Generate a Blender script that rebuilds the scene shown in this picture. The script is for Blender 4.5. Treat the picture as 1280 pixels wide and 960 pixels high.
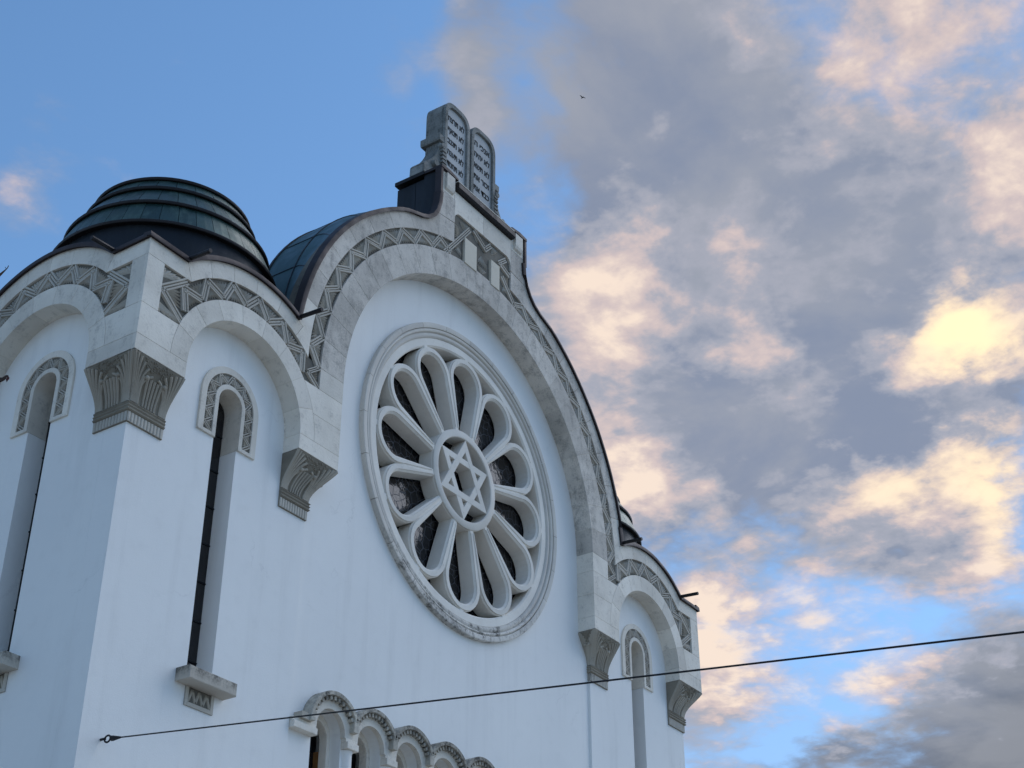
import bpy, bmesh, math, random
from math import sin, cos, pi, radians, sqrt, atan2, degrees, asin, acos, hypot
from mathutils import Vector, Matrix, Euler

random.seed(7)
scene = bpy.context.scene
for _o in list(bpy.data.objects):
    bpy.data.objects.remove(_o)

# ------------------------------------------------------------------ camera
YAW, PITCH, FPX = 0.9746, 0.5482, 1913.13
CAM = Vector((-18.759, -13.734, 1.6))
cam_data = bpy.data.cameras.new('camera')
cam = bpy.data.objects.new('camera', cam_data)
scene.collection.objects.link(cam)
cam.location = CAM
cam.rotation_euler = (pi / 2 + PITCH, 0, -YAW)
cam_data.sensor_width = 36
cam_data.lens = FPX / 1280 * 36
cam_data.clip_end = 5000
cam_data.clip_start = 0.1
scene.camera = cam
FW = Vector((sin(YAW) * cos(PITCH), cos(YAW) * cos(PITCH), sin(PITCH)))
RT = Vector((cos(YAW), -sin(YAW), 0))
UP = RT.cross(FW)


def pix_dir(px, py):
    """world direction of a point of the photograph (used to find where things stand)"""
    return (FW + RT * ((px - 640) / FPX) + UP * ((480 - py) / FPX)).normalized()


# ------------------------------------------------------------------ sky
SUN_EL, SUN_AZ = radians(42), radians(112)      # compass style, from +Y towards +X
world = bpy.data.worlds.new('World')
scene.world = world
world.use_nodes = True
wt = world.node_tree
wt.nodes.clear()


class NT:
    """tiny helper to write node trees as expressions"""

    def __init__(self, tree):
        self.t = tree

    def n(self, typ, **kw):
        nd = self.t.nodes.new(typ)
        for k, v in kw.items():
            setattr(nd, k, v)
        return nd

    def link(self, a, b):
        self.t.links.new(a, b)

    def put(self, sock, v):
        if isinstance(v, bpy.types.NodeSocket):
            self.link(v, sock)
        else:
            sock.default_value = v

    def math(self, op, a, b=0.0, clamp=False):
        nd = self.n('ShaderNodeMath', operation=op, use_clamp=clamp)
        self.put(nd.inputs[0], a)
        self.put(nd.inputs[1], b)
        return nd.outputs[0]

    def vmath(self, op, a, b=None):
        nd = self.n('ShaderNodeVectorMath', operation=op)
        self.put(nd.inputs[0], a)
        if b is not None:
            self.put(nd.inputs[1], b)
        return nd.outputs['Value'] if op in ('LENGTH', 'DOT_PRODUCT', 'DISTANCE') else nd.outputs[0]

    def noise(self, vec, scale, detail=5, rough=0.55, dist=0.0, out='Fac', lac=2.0):
        nd = self.n('ShaderNodeTexNoise')
        if vec is not None:
            self.link(vec, nd.inputs['Vector'])
        nd.inputs['Scale'].default_value = scale
        nd.inputs['Detail'].default_value = detail
        nd.inputs['Roughness'].default_value = rough
        nd.inputs['Distortion'].default_value = dist
        nd.inputs['Lacunarity'].default_value = lac
        return nd.outputs[out]

    def ramp(self, x, a, b, lo=0.0, hi=1.0, smooth=True):
        nd = self.n('ShaderNodeMapRange', interpolation_type='SMOOTHSTEP' if smooth else 'LINEAR')
        self.put(nd.inputs['Value'], x)
        self.put(nd.inputs['From Min'], a)
        self.put(nd.inputs['From Max'], b)
        self.put(nd.inputs['To Min'], lo)
        self.put(nd.inputs['To Max'], hi)
        return nd.outputs[0]

    def mix(self, f, a, b, typ='MIX'):
        nd = self.n('ShaderNodeMix', data_type='RGBA', blend_type=typ)
        self.put(nd.inputs[0], f)
        self.put(nd.inputs[6], a)
        self.put(nd.inputs[7], b)
        return nd.outputs[2]

    def mapping(self, vec, loc=(0, 0, 0), rot=(0, 0, 0), scale=(1, 1, 1), typ='POINT'):
        nd = self.n('ShaderNodeMapping', vector_type=typ)
        self.link(vec, nd.inputs['Vector'])
        nd.inputs['Location'].default_value = loc
        nd.inputs['Rotation'].default_value = rot
        nd.inputs['Scale'].default_value = scale
        return nd.outputs[0]


W_ = NT(wt)
SKY_STRENGTH = 0.15
CLOUD_SHIFT = (4.4, 9.3, 1.3)
tc = W_.n('ShaderNodeTexCoord')
DIR = tc.outputs['Generated']
skyn = W_.n('ShaderNodeTexSky', sky_type='NISHITA')
skyn.sun_disc = False
skyn.sun_elevation = SUN_EL
skyn.sun_rotation = SUN_AZ
skyn.altitude = 500
skyn.air_density = 1.0
skyn.dust_density = 0.2
skyn.ozone_density = 2.0
sep = W_.n('ShaderNodeSeparateXYZ')
W_.link(DIR, sep.inputs[0])
zc = W_.math('MAXIMUM', sep.outputs[2], 0.06)
zz = W_.math('ADD', zc, 0.10)
cu = W_.math('DIVIDE', sep.outputs[0], zz)
cv = W_.math('DIVIDE', sep.outputs[1], zz)
comb = W_.n('ShaderNodeCombineXYZ')
W_.link(cu, comb.inputs[0])
W_.link(cv, comb.inputs[1])
CP = W_.vmath('ADD', comb.outputs[0], CLOUD_SHIFT)   # position on the flat cloud layer
# gentle warp so that the soft masks get torn, natural edges
def warped(scale, amt, base):
    w = W_.noise(CP, scale, 6, 0.6, out='Color')
    w = W_.vmath('SUBTRACT', w, (0.5, 0.5, 0.5))
    sc_ = W_.n('ShaderNodeVectorMath', operation='SCALE')
    W_.link(w, sc_.inputs[0])
    sc_.inputs[3].default_value = amt
    return W_.vmath('ADD', base, sc_.outputs[0])


DIRW = warped(11.0, 0.030, warped(3.2, 0.045, DIR))


def blob(px, py, rx, ry, rot, amp, soft=0.0):
    """an elliptical cloud bank lying in one direction of the sky"""
    d = pix_dir(px, py)
    r = Vector((0, 0, 1)).cross(d)
    r = -r.normalized()
    u = r.cross(d).normalized()
    a = radians(rot)
    r2 = r * cos(a) + u * sin(a)
    u2 = -r * sin(a) + u * cos(a)
    m = Matrix((r2, u2, d)).transposed()
    e = m.to_euler()
    v = W_.mapping(DIRW, tuple(d), tuple(e), (rx / FPX, ry / FPX, 0.6), 'TEXTURE')
    ln = W_.vmath('LENGTH', v)
    return W_.ramp(ln, 1.25, soft, 0.0, amp)


def addall(xs):
    s = xs[0]
    for x in xs[1:]:
        s = W_.math('ADD', s, x)
    return s


def spread(x, k):
    return W_.math('MULTIPLY', W_.math('SUBTRACT', x, 0.5), k)


# the light comes from low on the right: compare each puff with its neighbour on that side
_a, _b = pix_dir(900, 450), pix_dir(1200, 440)
_l = Vector((_b.x / (_b.z + 0.1) - _a.x / (_a.z + 0.1), _b.y / (_b.z + 0.1) - _a.y / (_a.z + 0.1), 0)).normalized()
CPO = W_.vmath('ADD', CP, tuple(_l * 0.035))
n_big = W_.noise(CP, 1.6, 4, 0.55, 0.3)
n_mid = W_.noise(CP, 5.2, 8, 0.54, 0.25)
n_off = W_.noise(CPO, 5.2, 5, 0.60, 0.3)
n_fine = W_.noise(CP, 16.0, 7, 0.56, 0.2)
n_foff = W_.noise(W_.vmath('ADD', CP, tuple(_l * 0.012)), 15.0, 5, 0.62, 0.2)

cover = addall([spread(n_big, 0.9), spread(n_mid, 2.1), spread(n_fine, 1.2), blob(600, 80, 120, 140, 0, -0.24), blob(588, 62, 50, 36, 0, 0.30),
                blob(910, 190, 280, 260, 20, 0.52), blob(810, 210, 280, 320, 0, 0.26), blob(1130, 260, 230, 210, 0, 0.45), blob(980, 400, 420, 120, 0, 0.42),
                blob(1020, 500, 300, 120, 0, 0.38), blob(850, 570, 200, 90, 30, 0.30), blob(735, 350, 150, 70, -10, 0.85),
                blob(1210, 60, 180, 110, 0, 0.30), blob(1200, 430, 190, 70, 0, 0.50), blob(1160, 625, 190, 70, 8, 0.52),
                blob(1235, 935, 250, 95, 28, 1.05), blob(1000, 955, 150, 26, 10, 0.5), blob(890, 800, 85, 130, 0, 0.60),
                blob(775, 545, 90, 80, 0, 0.50), blob(588, 60, 55, 40, 0, 0.36), blob(25, 245, 90, 50, 0, 0.50),
                blob(790, 210, 60, 50, 0, 0.15), blob(1270, 330, 80, 50, 0, 0.25), blob(800, 625, 70, 50, 0, 0.45),
                blob(1000, 650, 180, 60, 5, 0.02), blob(1190, 705, 140, 45, 10, 0.30), blob(860, 660, 100, 60, 0, 0.06),
                
                blob(130, 150, 520, 360, 15, -0.42), blob(692, 262, 60, 34, 0, -0.45),
                blob(1080, 790, 230, 70, 8, 0.10), blob(1250, 372, 85, 26, 0, -0.45), blob(1110, 150, 80, 50, 30, -0.30),
                blob(950, 700, 130, 50, 0, -0.16)])
dens = W_.math('MULTIPLY', W_.ramp(cover, -0.14, 0.74), W_.ramp(sep.outputs[2], 0.05, 0.17))

shade = W_.math('ADD', W_.math('MULTIPLY', W_.math('SUBTRACT', n_mid, n_off), 3.0), W_.math('MULTIPLY', W_.math('SUBTRACT', n_fine, n_foff), 1.6))
lit = addall([spread(n_mid, 0.85), spread(n_fine, 0.8), W_.math('MULTIPLY', shade, 0.7),
              blob(725, 348, 130, 55, -8, 1.05), blob(1205, 425, 100, 42, 3, 1.0), blob(1150, 605, 160, 42, 2, 0.95),
              blob(1255, 650, 75, 70, 0, 0.65), blob(890, 780, 75, 110, 0, 0.85), blob(770, 540, 80, 65, 0, 0.70),
              blob(800, 625, 70, 40, 0, 0.75), blob(1130, 490, 130, 34, -5, 0.42), blob(1235, 60, 140, 100, 20, 0.42),
              blob(1160, 215, 160, 80, 10, 0.46), blob(1270, 310, 60, 55, 0, 0.30), blob(1275, 190, 60, 60, 0, -0.15), blob(945, 450, 100, 34, 0, 0.55),
              blob(1000, 100, 110, 150, -20, 0.20), blob(1060, 780, 260, 90, 8, 0.85), blob(590, 60, 60, 45, 0, 0.55),
              blob(25, 245, 90, 60, 0, 0.35), blob(790, 205, 60, 50, 0, 0.30), blob(960, 655, 130, 30, 0, 0.20),
              blob(1040, 860, 110, 34, 20, 0.5), blob(1135, 120, 40, 60, 40, 0.25), blob(860, 395, 200, 55, 5, 0.62),
              blob(850, 170, 170, 160, 10, -0.36), blob(870, 500, 120, 50, 0, -0.36), blob(1060, 555, 200, 34, 0, -0.40),
              blob(1240, 950, 240, 85, 28, -0.70), blob(1100, 335, 170, 45, 0, -0.30), blob(1030, 420, 60, 60, 0, -0.15),
              blob(740, 230, 100, 70, 0, -0.30), blob(620, 110, 130, 150, 0, -0.55), blob(1120, 680, 150, 30, 10, -0.20)])
litf = W_.ramp(lit, -0.15, 1.38, smooth=False)
glow = addall([blob(1205, 422, 95, 36, 3, 1.0), blob(1150, 605, 150, 34, 3, 0.40), blob(1265, 640, 60, 55, 0, 0.5)])
glow = W_.math('MULTIPLY', glow, W_.ramp(litf, 0.25, 0.8))
dark = addall([blob(1240, 945, 240, 88, 28, 1.0), blob(1000, 955, 150, 30, 10, 0.6)])

K = 1.0 / SKY_STRENGTH


def kc(r, g, b):
    return (r * K, g * K, b * K, 1)


SKYTINT = W_.mix(1.0, skyn.outputs[0], (0.98, 1.22, 1.30, 1), 'MULTIPLY')
HAZE = W_.ramp(sep.outputs[2], 0.16, 0.52, 0.62, 0.0)      # the sky pales towards the horizon
SKYTINT = W_.mix(HAZE, SKYTINT, kc(0.35, 0.50, 0.78))
grey = W_.mix(W_.ramp(n_mid, 0.36, 0.64), kc(0.245, 0.285, 0.385), kc(0.345, 0.365, 0.425))
grey = W_.mix(W_.math('MINIMUM', dark, 1.0), grey, W_.mix(W_.ramp(n_mid, 0.36, 0.62), kc(0.16, 0.175, 0.21), kc(0.27, 0.28, 0.31)))
cl = W_.mix(W_.ramp(litf, 0.05, 0.36), grey, kc(0.40, 0.41, 0.475))
cl = W_.mix(W_.ramp(litf, 0.30, 0.62), cl, kc(0.66, 0.545, 0.53))
cl = W_.mix(W_.ramp(litf, 0.55, 0.95), cl, kc(0.98, 0.80, 0.66))
cl = W_.mix(W_.math('MINIMUM', glow, 1.0), cl, kc(1.35, 1.06, 0.62))
col = W_.mix(W_.math('MULTIPLY', dens, 0.96), SKYTINT, cl)
bg = W_.n('ShaderNodeBackground')
W_.link(col, bg.inputs[0])
bg.inputs[1].default_value = SKY_STRENGTH
outw = W_.n('ShaderNodeOutputWorld')
W_.link(bg.outputs[0], outw.inputs[0])

# ------------------------------------------------------------------ sun behind the cloud
sun_data = bpy.data.lights.new('sun', 'SUN')
sun_data.energy = 1.25
sun_data.angle = radians(55)
sun_data.color = (1.0, 0.93, 0.86)
sun = bpy.data.objects.new('sun', sun_data)
scene.collection.objects.link(sun)
sd = Vector((sin(SUN_AZ) * cos(SUN_EL), cos(SUN_AZ) * cos(SUN_EL), sin(SUN_EL)))
sun.rotation_euler = sd.to_track_quat('Z', 'Y').to_euler()
sun.location = (0, -20, 40)

scene.view_settings.view_transform = 'Standard'
scene.view_settings.look = 'None'
scene.view_settings.gamma = 1
scene.view_settings.exposure = 0.0
scene.render.engine = 'CYCLES'


# ------------------------------------------------------------------ materials
def new_mat(name):
    m = bpy.data.materials.new(name)
    m.use_nodes = True
    t = NT(m.node_tree)
    b = m.node_tree.nodes['Principled BSDF']
    return m, t, b


def stone_mat(name, c_lo, c_hi, stain, amount, spec_dark=0.5, rough=0.85, bump=0.25, zmask=None, var=0.10, fine=28.0):
    """weathered limestone: broad tone, lichen specks and black growth; zmask=(z_clear, z_full) limits the growth"""
    m, t, b = new_mat(name)
    g = t.n('ShaderNodeNewGeometry')
    P = g.outputs['Position']
    oi = t.n('ShaderNodeObjectInfo')
    broad = t.noise(P, 1.1, 5, 0.6)
    mid = t.noise(P, 5.5, 6, 0.65)
    sp = t.noise(P, fine, 4, 0.7)
    strk = t.noise(t.mapping(P, scale=(7, 7, 0.9)), 1.0, 5, 0.6)
    c = t.mix(t.ramp(broad, 0.3, 0.72), c_lo, c_hi)
    rnd = t.ramp(oi.outputs['Random'], 0, 1, 1 - var, 1 + var, False)
    c = t.mix(1.0, c, rnd, 'MULTIPLY')
    pat = t.math('ADD', t.math('MULTIPLY', mid, 0.6), t.math('ADD', t.math('MULTIPLY', sp, 0.45), t.math('MULTIPLY', strk, 0.35)))
    f = t.ramp(pat, 0.88 - 0.25 * amount, 1.02 - 0.12 * amount)
    f = t.math('MULTIPLY', f, spec_dark)
    if zmask:
        s = t.n('ShaderNodeSeparateXYZ')
        t.link(P, s.inputs[0])
        f = t.math('MULTIPLY', f, t.ramp(s.outputs[2], zmask[0], zmask[1]))
    c = t.mix(f, c, stain)
    t.link(c, b.inputs['Base Color'])
    b.inputs['Roughness'].default_value = rough
    b.inputs['Specular IOR Level'].default_value = 0.25
    bp = t.n('ShaderNodeBump')
    bp.inputs['Strength'].default_value = bump
    bp.inputs['Distance'].default_value = 0.02
    t.link(t.math('ADD', mid, t.math('MULTIPLY', sp, 0.6)), bp.inputs['Height'])
    t.link(bp.outputs[0], b.inputs['Normal'])
    return m


def plaster_mat(name, c0, c1):
    m, t, b = new_mat(name)
    g = t.n('ShaderNodeNewGeometry')
    P = g.outputs['Position']
    broad = t.noise(P, 0.45, 4, 0.55)
    strk = t.noise(t.mapping(P, scale=(3.0, 3.0, 0.25)), 1.0, 6, 0.6)
    fine = t.noise(P, 60, 3, 0.6)
    trow = t.noise(P, 4.0, 5, 0.6)
    c = t.mix(t.ramp(broad, 0.3, 0.7), c0, c1)
    c = t.mix(t.ramp(strk, 0.50, 0.82, 0, 0.24), c, (0.46, 0.455, 0.44, 1))
    cr = t.n('ShaderNodeTexVoronoi', feature='DISTANCE_TO_EDGE')
    wob = t.vmath('ADD', P, t.vmath('MULTIPLY', t.noise(P, 1.5, 5, 0.6, out='Color'), (0.9, 0.9, 0.9)))
    t.link(wob, cr.inputs['Vector'])
    cr.inputs['Scale'].default_value = 0.42
    crk = t.math('MULTIPLY', t.ramp(cr.outputs['Distance'], 0.001, 0.006, 1, 0), t.ramp(t.noise(P, 0.8, 3, 0.5), 0.54, 0.68, 0, 0.12))
    c = t.mix(crk, c, (0.30, 0.30, 0.30, 1))
    c = t.mix(t.ramp(trow, 0.5, 0.8, 0, 0.10), c, (0.52, 0.52, 0.50, 1))
    t.link(c, b.inputs['Base Color'])
    b.inputs['Roughness'].default_value = 0.9
    b.inputs['Specular IOR Level'].default_value = 0.2
    bp = t.n('ShaderNodeBump')
    bp.inputs['Strength'].default_value = 0.18
    bp.inputs['Distance'].default_value = 0.012
    t.link(t.math('ADD', fine, t.math('MULTIPLY', trow, 1.5)), bp.inputs['Height'])
    t.link(bp.outputs[0], b.inputs['Normal'])
    return m


def metal_mat(name, c0, c1, patina, pat_amt, rough, metallic=0.6):
    m, t, b = new_mat(name)
    g = t.n('ShaderNodeNewGeometry')
    P = g.outputs['Position']
    oi = t.n('ShaderNodeObjectInfo')
    strk = t.noise(t.mapping(P, scale=(9, 9, 1.2)), 1.0, 5, 0.6)
    n = t.noise(P, 3.0, 5, 0.6)
    c = t.mix(oi.outputs['Random'], c0, c1)
    c = t.mix(t.math('MULTIPLY', t.ramp(t.math('ADD', t.math('MULTIPLY', strk, 0.6), t.math('MULTIPLY', n, 0.4)), 0.45, 0.75), pat_amt), c, patina)
    t.link(c, b.inputs['Base Color'])
    b.inputs['Metallic'].default_value = metallic
    t.link(t.ramp(n, 0.3, 0.7, rough - 0.08, rough + 0.12), b.inputs['Roughness'])
    bp = t.n('ShaderNodeBump')
    bp.inputs['Strength'].default_value = 0.25
    bp.inputs['Distance'].default_value = 0.02
    t.link(n, bp.inputs['Height'])
    t.link(bp.outputs[0], b.inputs['Normal'])
    return m


def glass_mat(name):
    m, t, b = new_mat(name)
    g = t.n('ShaderNodeNewGeometry')
    P = g.outputs['Position']
    vo = t.n('ShaderNodeTexVoronoi', feature='DISTANCE_TO_EDGE')
    t.link(P, vo.inputs['Vector'])
    vo.inputs['Scale'].default_value = 6.0
    lead = t.ramp(vo.outputs['Distance'], 0.01, 0.05, 1, 0)
    vo2 = t.n('ShaderNodeTexVoronoi')
    t.link(P, vo2.inputs['Vector'])
    vo2.inputs['Scale'].default_value = 6.0
    c = t.mix(lead, (0.005, 0.006, 0.009, 1), (0.07, 0.07, 0.078, 1))
    t.link(c, b.inputs['Base Color'])
    t.link(t.ramp(lead, 0, 1, 0.12, 0.6), b.inputs['Roughness'])
    bp = t.n('ShaderNodeBump')
    bp.inputs['Strength'].default_value = 0.7
    bp.inputs['Distance'].default_value = 0.02
    sc = t.n('ShaderNodeSeparateColor')
    t.link(vo2.outputs['Color'], sc.inputs[0])
    t.link(t.math('ADD', t.noise(P, 5, 3, 0.5), t.math('MULTIPLY', sc.outputs[0], 0.6)), bp.inputs['Height'])
    t.link(bp.outputs[0], b.inputs['Normal'])
    return m


def plain_mat(name, c, rough=0.6, metallic=0.0, c2=None, scale=6.0):
    m, t, b = new_mat(name)
    g = t.n('ShaderNodeNewGeometry')
    n = t.noise(g.outputs['Position'], scale, 5, 0.6)
    c2 = c2 or tuple(x * 0.7 for x in c)
    t.link(t.mix(t.ramp(n, 0.35, 0.7), (*c, 1), (*c2, 1)), b.inputs['Base Color'])
    b.inputs['Roughness'].default_value = rough
    b.inputs['Metallic'].default_value = metallic
    return m


M = {}
M['plaster'] = plaster_mat('white lime plaster', (0.88, 0.88, 0.855, 1), (0.84, 0.84, 0.82, 1))
M['lime'] = stone_mat('pale limestone', (0.70, 0.65, 0.565, 1), (0.84, 0.785, 0.69, 1), (0.30, 0.28, 0.25, 1), 0.75, 0.5, bump=0.4)
M['limew'] = stone_mat('weathered limestone', (0.50, 0.46, 0.405, 1), (0.70, 0.645, 0.57, 1), (0.17, 0.162, 0.148, 1), 0.95, 0.66, bump=0.5, fine=36)
M['mortar'] = stone_mat('lime mortar', (0.624, 0.574, 0.473, 1), (0.686, 0.627, 0.515, 1), (0.312, 0.289, 0.241, 1), 0.2, 0.4)
M['carve'] = stone_mat('shade-darkened carved ground', (0.125, 0.115, 0.097, 1), (0.215, 0.20, 0.168, 1), (0.06, 0.055, 0.048, 1), 0.6, 0.6, bump=0.4)  # dark tone puts the shade of the sunk carving into the colour
M['carved_leaf'] = stone_mat('carved leaves', (0.42, 0.39, 0.335, 1), (0.54, 0.505, 0.44, 1), (0.12, 0.11, 0.095, 1), 0.6, 0.6, bump=0.4, fine=40)
M['carved_rib'] = stone_mat('carved ribs', (0.43, 0.40, 0.345, 1), (0.55, 0.515, 0.45, 1), (0.13, 0.12, 0.105, 1), 0.6, 0.6, bump=0.4, fine=40)
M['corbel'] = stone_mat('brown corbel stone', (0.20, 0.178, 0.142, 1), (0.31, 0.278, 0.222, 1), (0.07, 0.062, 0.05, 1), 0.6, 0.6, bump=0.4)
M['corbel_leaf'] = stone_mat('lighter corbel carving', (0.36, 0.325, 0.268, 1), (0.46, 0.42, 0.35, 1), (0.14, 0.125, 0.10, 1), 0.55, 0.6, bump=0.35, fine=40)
M['tablet'] = stone_mat('grey weathered tablet stone', (0.185, 0.192, 0.182, 1), (0.335, 0.335, 0.315, 1), (0.045, 0.05, 0.046, 1), 0.9, 0.78, bump=0.7)
M['tface'] = stone_mat('pale inscribed stone', (0.44, 0.45, 0.45, 1), (0.52, 0.53, 0.53, 1), (0.25, 0.26, 0.26, 1), 0.35, 0.4, bump=0.2)
M['rose'] = stone_mat('rose window stone', (0.71, 0.675, 0.61, 1), (0.83, 0.79, 0.715, 1), (0.26, 0.245, 0.215, 1), 0.4, 0.5, bump=0.3)
M['rosering'] = stone_mat('stained ring stone', (0.60, 0.57, 0.52, 1), (0.70, 0.665, 0.60, 1), (0.036, 0.036, 0.032, 1), 1.0, 0.95, zmask=(12.5, 11.45), bump=0.4)
M['sill'] = stone_mat('stained sill stone', (0.50, 0.455, 0.385, 1), (0.62, 0.57, 0.49, 1), (0.035, 0.034, 0.032, 1), 1.25, 0.95, bump=0.5, zmask=(8.36, 8.56))
M['hood'] = stone_mat('stained hood stone', (0.44, 0.41, 0.35, 1), (0.58, 0.54, 0.46, 1), (0.035, 0.034, 0.032, 1), 1.3, 0.92, bump=0.5, zmask=(8.45, 9.05))
M['flash'] = metal_mat('brown metal flashing', (0.026, 0.020, 0.022, 1), (0.038, 0.028, 0.029, 1), (0.08, 0.06, 0.058, 1), 0.45, 0.55, 0.4)
M['copper'] = metal_mat('dark green copper', (0.025, 0.060, 0.056, 1), (0.05, 0.10, 0.088, 1), (0.13, 0.21, 0.18, 1), 0.65, 0.40, 0.5)
M['drum'] = metal_mat('blackened copper', (0.014, 0.018, 0.024, 1), (0.02, 0.024, 0.03, 1), (0.045, 0.06, 0.065, 1), 0.3, 0.5, 0.5)
M['lip'] = metal_mat('black metal lip', (0.012, 0.012, 0.014, 1), (0.02, 0.018, 0.02, 1), (0.05, 0.04, 0.04, 1), 0.3, 0.55, 0.4)
M['vault'] = metal_mat('blue green copper sheet', (0.02, 0.075, 0.082, 1), (0.03, 0.09, 0.092, 1), (0.07, 0.15, 0.145, 1), 0.5, 0.42, 0.5)
M['glass'] = glass_mat('dark leaded glass')
M['black'] = plain_mat('dark pane', (0.012, 0.012, 0.014), 0.25)
M['wood'] = plain_mat('orange brown wood', (0.30, 0.14, 0.045), 0.6, c2=(0.16, 0.07, 0.025))
M['ink'] = plain_mat('dark letter paint', (0.03, 0.034, 0.036), 0.8)
M['steel'] = plain_mat('dark steel', (0.02, 0.021, 0.025), 0.5, 0.6)
M['bark'] = plain_mat('bark', (0.05, 0.035, 0.03), 0.9, c2=(0.09, 0.06, 0.05))
M['leaf'] = plain_mat('dry red leaf', (0.09, 0.035, 0.04), 0.7)
M['feather'] = plain_mat('dark feathers', (0.03, 0.03, 0.035), 0.8)
M['bounce_ground'] = plain_mat('pale bounce ground', (0.33, 0.30, 0.255), 0.9, c2=(0.25, 0.23, 0.20), scale=3)  # unseen ground, made pale to bounce light up onto the walls
M['paving'] = plain_mat('pale bounce paving', (0.46, 0.42, 0.36), 0.9, c2=(0.38, 0.35, 0.30), scale=2)  # unseen paving, pale and warm so it bounces light into the soffits


# ------------------------------------------------------------------ mesh helpers
def link(o, parent=None):
    scene.collection.objects.link(o)
    if parent is not None:
        o.parent = parent
    return o


def obj_from(name, me, parent=None, loc=(0, 0, 0), rot=(0, 0, 0)):
    o = bpy.data.objects.new(name, me)
    o.location = loc
    o.rotation_euler = rot
    return link(o, parent)


def thing(name, label, cat, loc=(0, 0, 0)):
    o = bpy.data.objects.new(name, None)
    o.location = loc
    o.empty_display_size = 0.3
    o['label'] = label
    o['category'] = cat
    return link(o)


def finish(bm, name, mat, smooth=False):
    bmesh.ops.recalc_face_normals(bm, faces=bm.faces)
    me = bpy.data.meshes.new(name)
    bm.to_mesh(me)
    bm.free()
    me.materials.append(mat)
    me.polygons.foreach_set('use_smooth', [bool(smooth)] * len(me.polygons))
    if smooth:
        try:
            me.set_sharp_from_angle(angle=radians(40))
        except Exception:
            pass
    return me


def arc(cx, cz, r, a0, a1, n):
    """points of an arc, angles in degrees from +x counter-clockwise"""
    return [(cx + r * cos(radians(a0 + (a1 - a0) * i / n)), cz + r * sin(radians(a0 + (a1 - a0) * i / n))) for i in range(n + 1)]


def clean(poly):
    out = []
    for p in poly:
        if not out or hypot(p[0] - out[-1][0], p[1] - out[-1][1]) > 1e-5:
            out.append(p)
    if hypot(out[0][0] - out[-1][0], out[0][1] - out[-1][1]) < 1e-5:
        out.pop()
    return out


def area(poly):
    return 0.5 * sum(poly[i][0] * poly[(i + 1) % len(poly)][1] - poly[(i + 1) % len(poly)][0] * poly[i][1] for i in range(len(poly)))


def inset(poly, g):
    """move every edge inwards by g"""
    poly = clean(poly)
    if area(poly) < 0:
        poly = poly[::-1]
    n = len(poly)
    out = []
    for i in range(n):
        a, b, c = poly[i - 1], poly[i], poly[(i + 1) % n]
        e1 = Vector((b[0] - a[0], b[1] - a[1])).normalized()
        e2 = Vector((c[0] - b[0], c[1] - b[1])).normalized()
        n1 = Vector((-e1.y, e1.x))
        n2 = Vector((-e2.y, e2.x))
        k = 1 + n1.dot(n2)
        mv = (n1 + n2) * (g / max(k, 0.35))
        out.append((b[0] + mv.x, b[1] + mv.y))
    return out


def add_prism(bm, poly, o0, o1, chamfer=0.0):
    """polygon in the x-z plane, from depth o0 to o1 measured outwards (-y)"""
    poly = clean(poly)
    if chamfer > 0:
        top = inset(poly, chamfer)
        if area(poly) < 0:
            poly = poly[::-1]
        rings = [(poly, o0), (poly, o1 - chamfer), (top, o1)]
    else:
        rings = [(poly, o0), (poly, o1)]
    vs = [[bm.verts.new((x, -o, z)) for x, z in pl] for pl, o in rings]
    n = len(poly)
    bm.faces.new(vs[0])
    bm.faces.new(vs[-1])
    for a, b in zip(vs[:-1], vs[1:]):
        for i in range(n):
            bm.faces.new((a[i], a[(i + 1) % n], b[(i + 1) % n], b[i]))


def add_box(bm, x0, x1, y0, y1, z0, z1):
    v = [bm.verts.new((x, y, z)) for x in (x0, x1) for y in (y0, y1) for z in (z0, z1)]
    for f in ((0, 1, 3, 2), (4, 6, 7, 5), (0, 4, 5, 1), (2, 3, 7, 6), (0, 2, 6, 4), (1, 5, 7, 3)):
        bm.faces.new([v[i] for i in f])


def add_tube(bm, pts, radii, n=6, cap=True):
    pts = [Vector(p) for p in pts]
    if not hasattr(radii, '__len__'):
        radii = [radii] * len(pts)
    rings = []
    up = Vector((0.13, 0.31, 0.94))
    for i, p in enumerate(pts):
        t = (pts[min(i + 1, len(pts) - 1)] - pts[max(i - 1, 0)]).normalized()
        if abs(t.dot(up)) > 0.95:
            up = Vector((0.9, 0.1, 0.2))
        a = t.cross(up).normalized()
        b = t.cross(a)
        rings.append([bm.verts.new(p + (a * cos(2 * pi * k / n) + b * sin(2 * pi * k / n)) * radii[i]) for k in range(n)])
    for r0, r1 in zip(rings[:-1], rings[1:]):
        for k in range(n):
            bm.faces.new((r0[k], r0[(k + 1) % n], r1[(k + 1) % n], r1[k]))
    if cap:
        bm.faces.new(rings[0])
        bm.faces.new(rings[-1])


def add_lathe(bm, prof, cx=0, cy=0, n=48, closed=True):
    rings = [[bm.verts.new((cx + r * cos(2 * pi * k / n), cy + r * sin(2 * pi * k / n), z)) for k in range(n)] for r, z in prof]
    for a, b in zip(rings[:-1], rings[1:]):
        for k in range(n):
            bm.faces.new((a[k], a[(k + 1) % n], b[(k + 1) % n], b[k]))
    if closed:
        bm.faces.new(rings[0])
        bm.faces.new(rings[-1])


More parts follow.
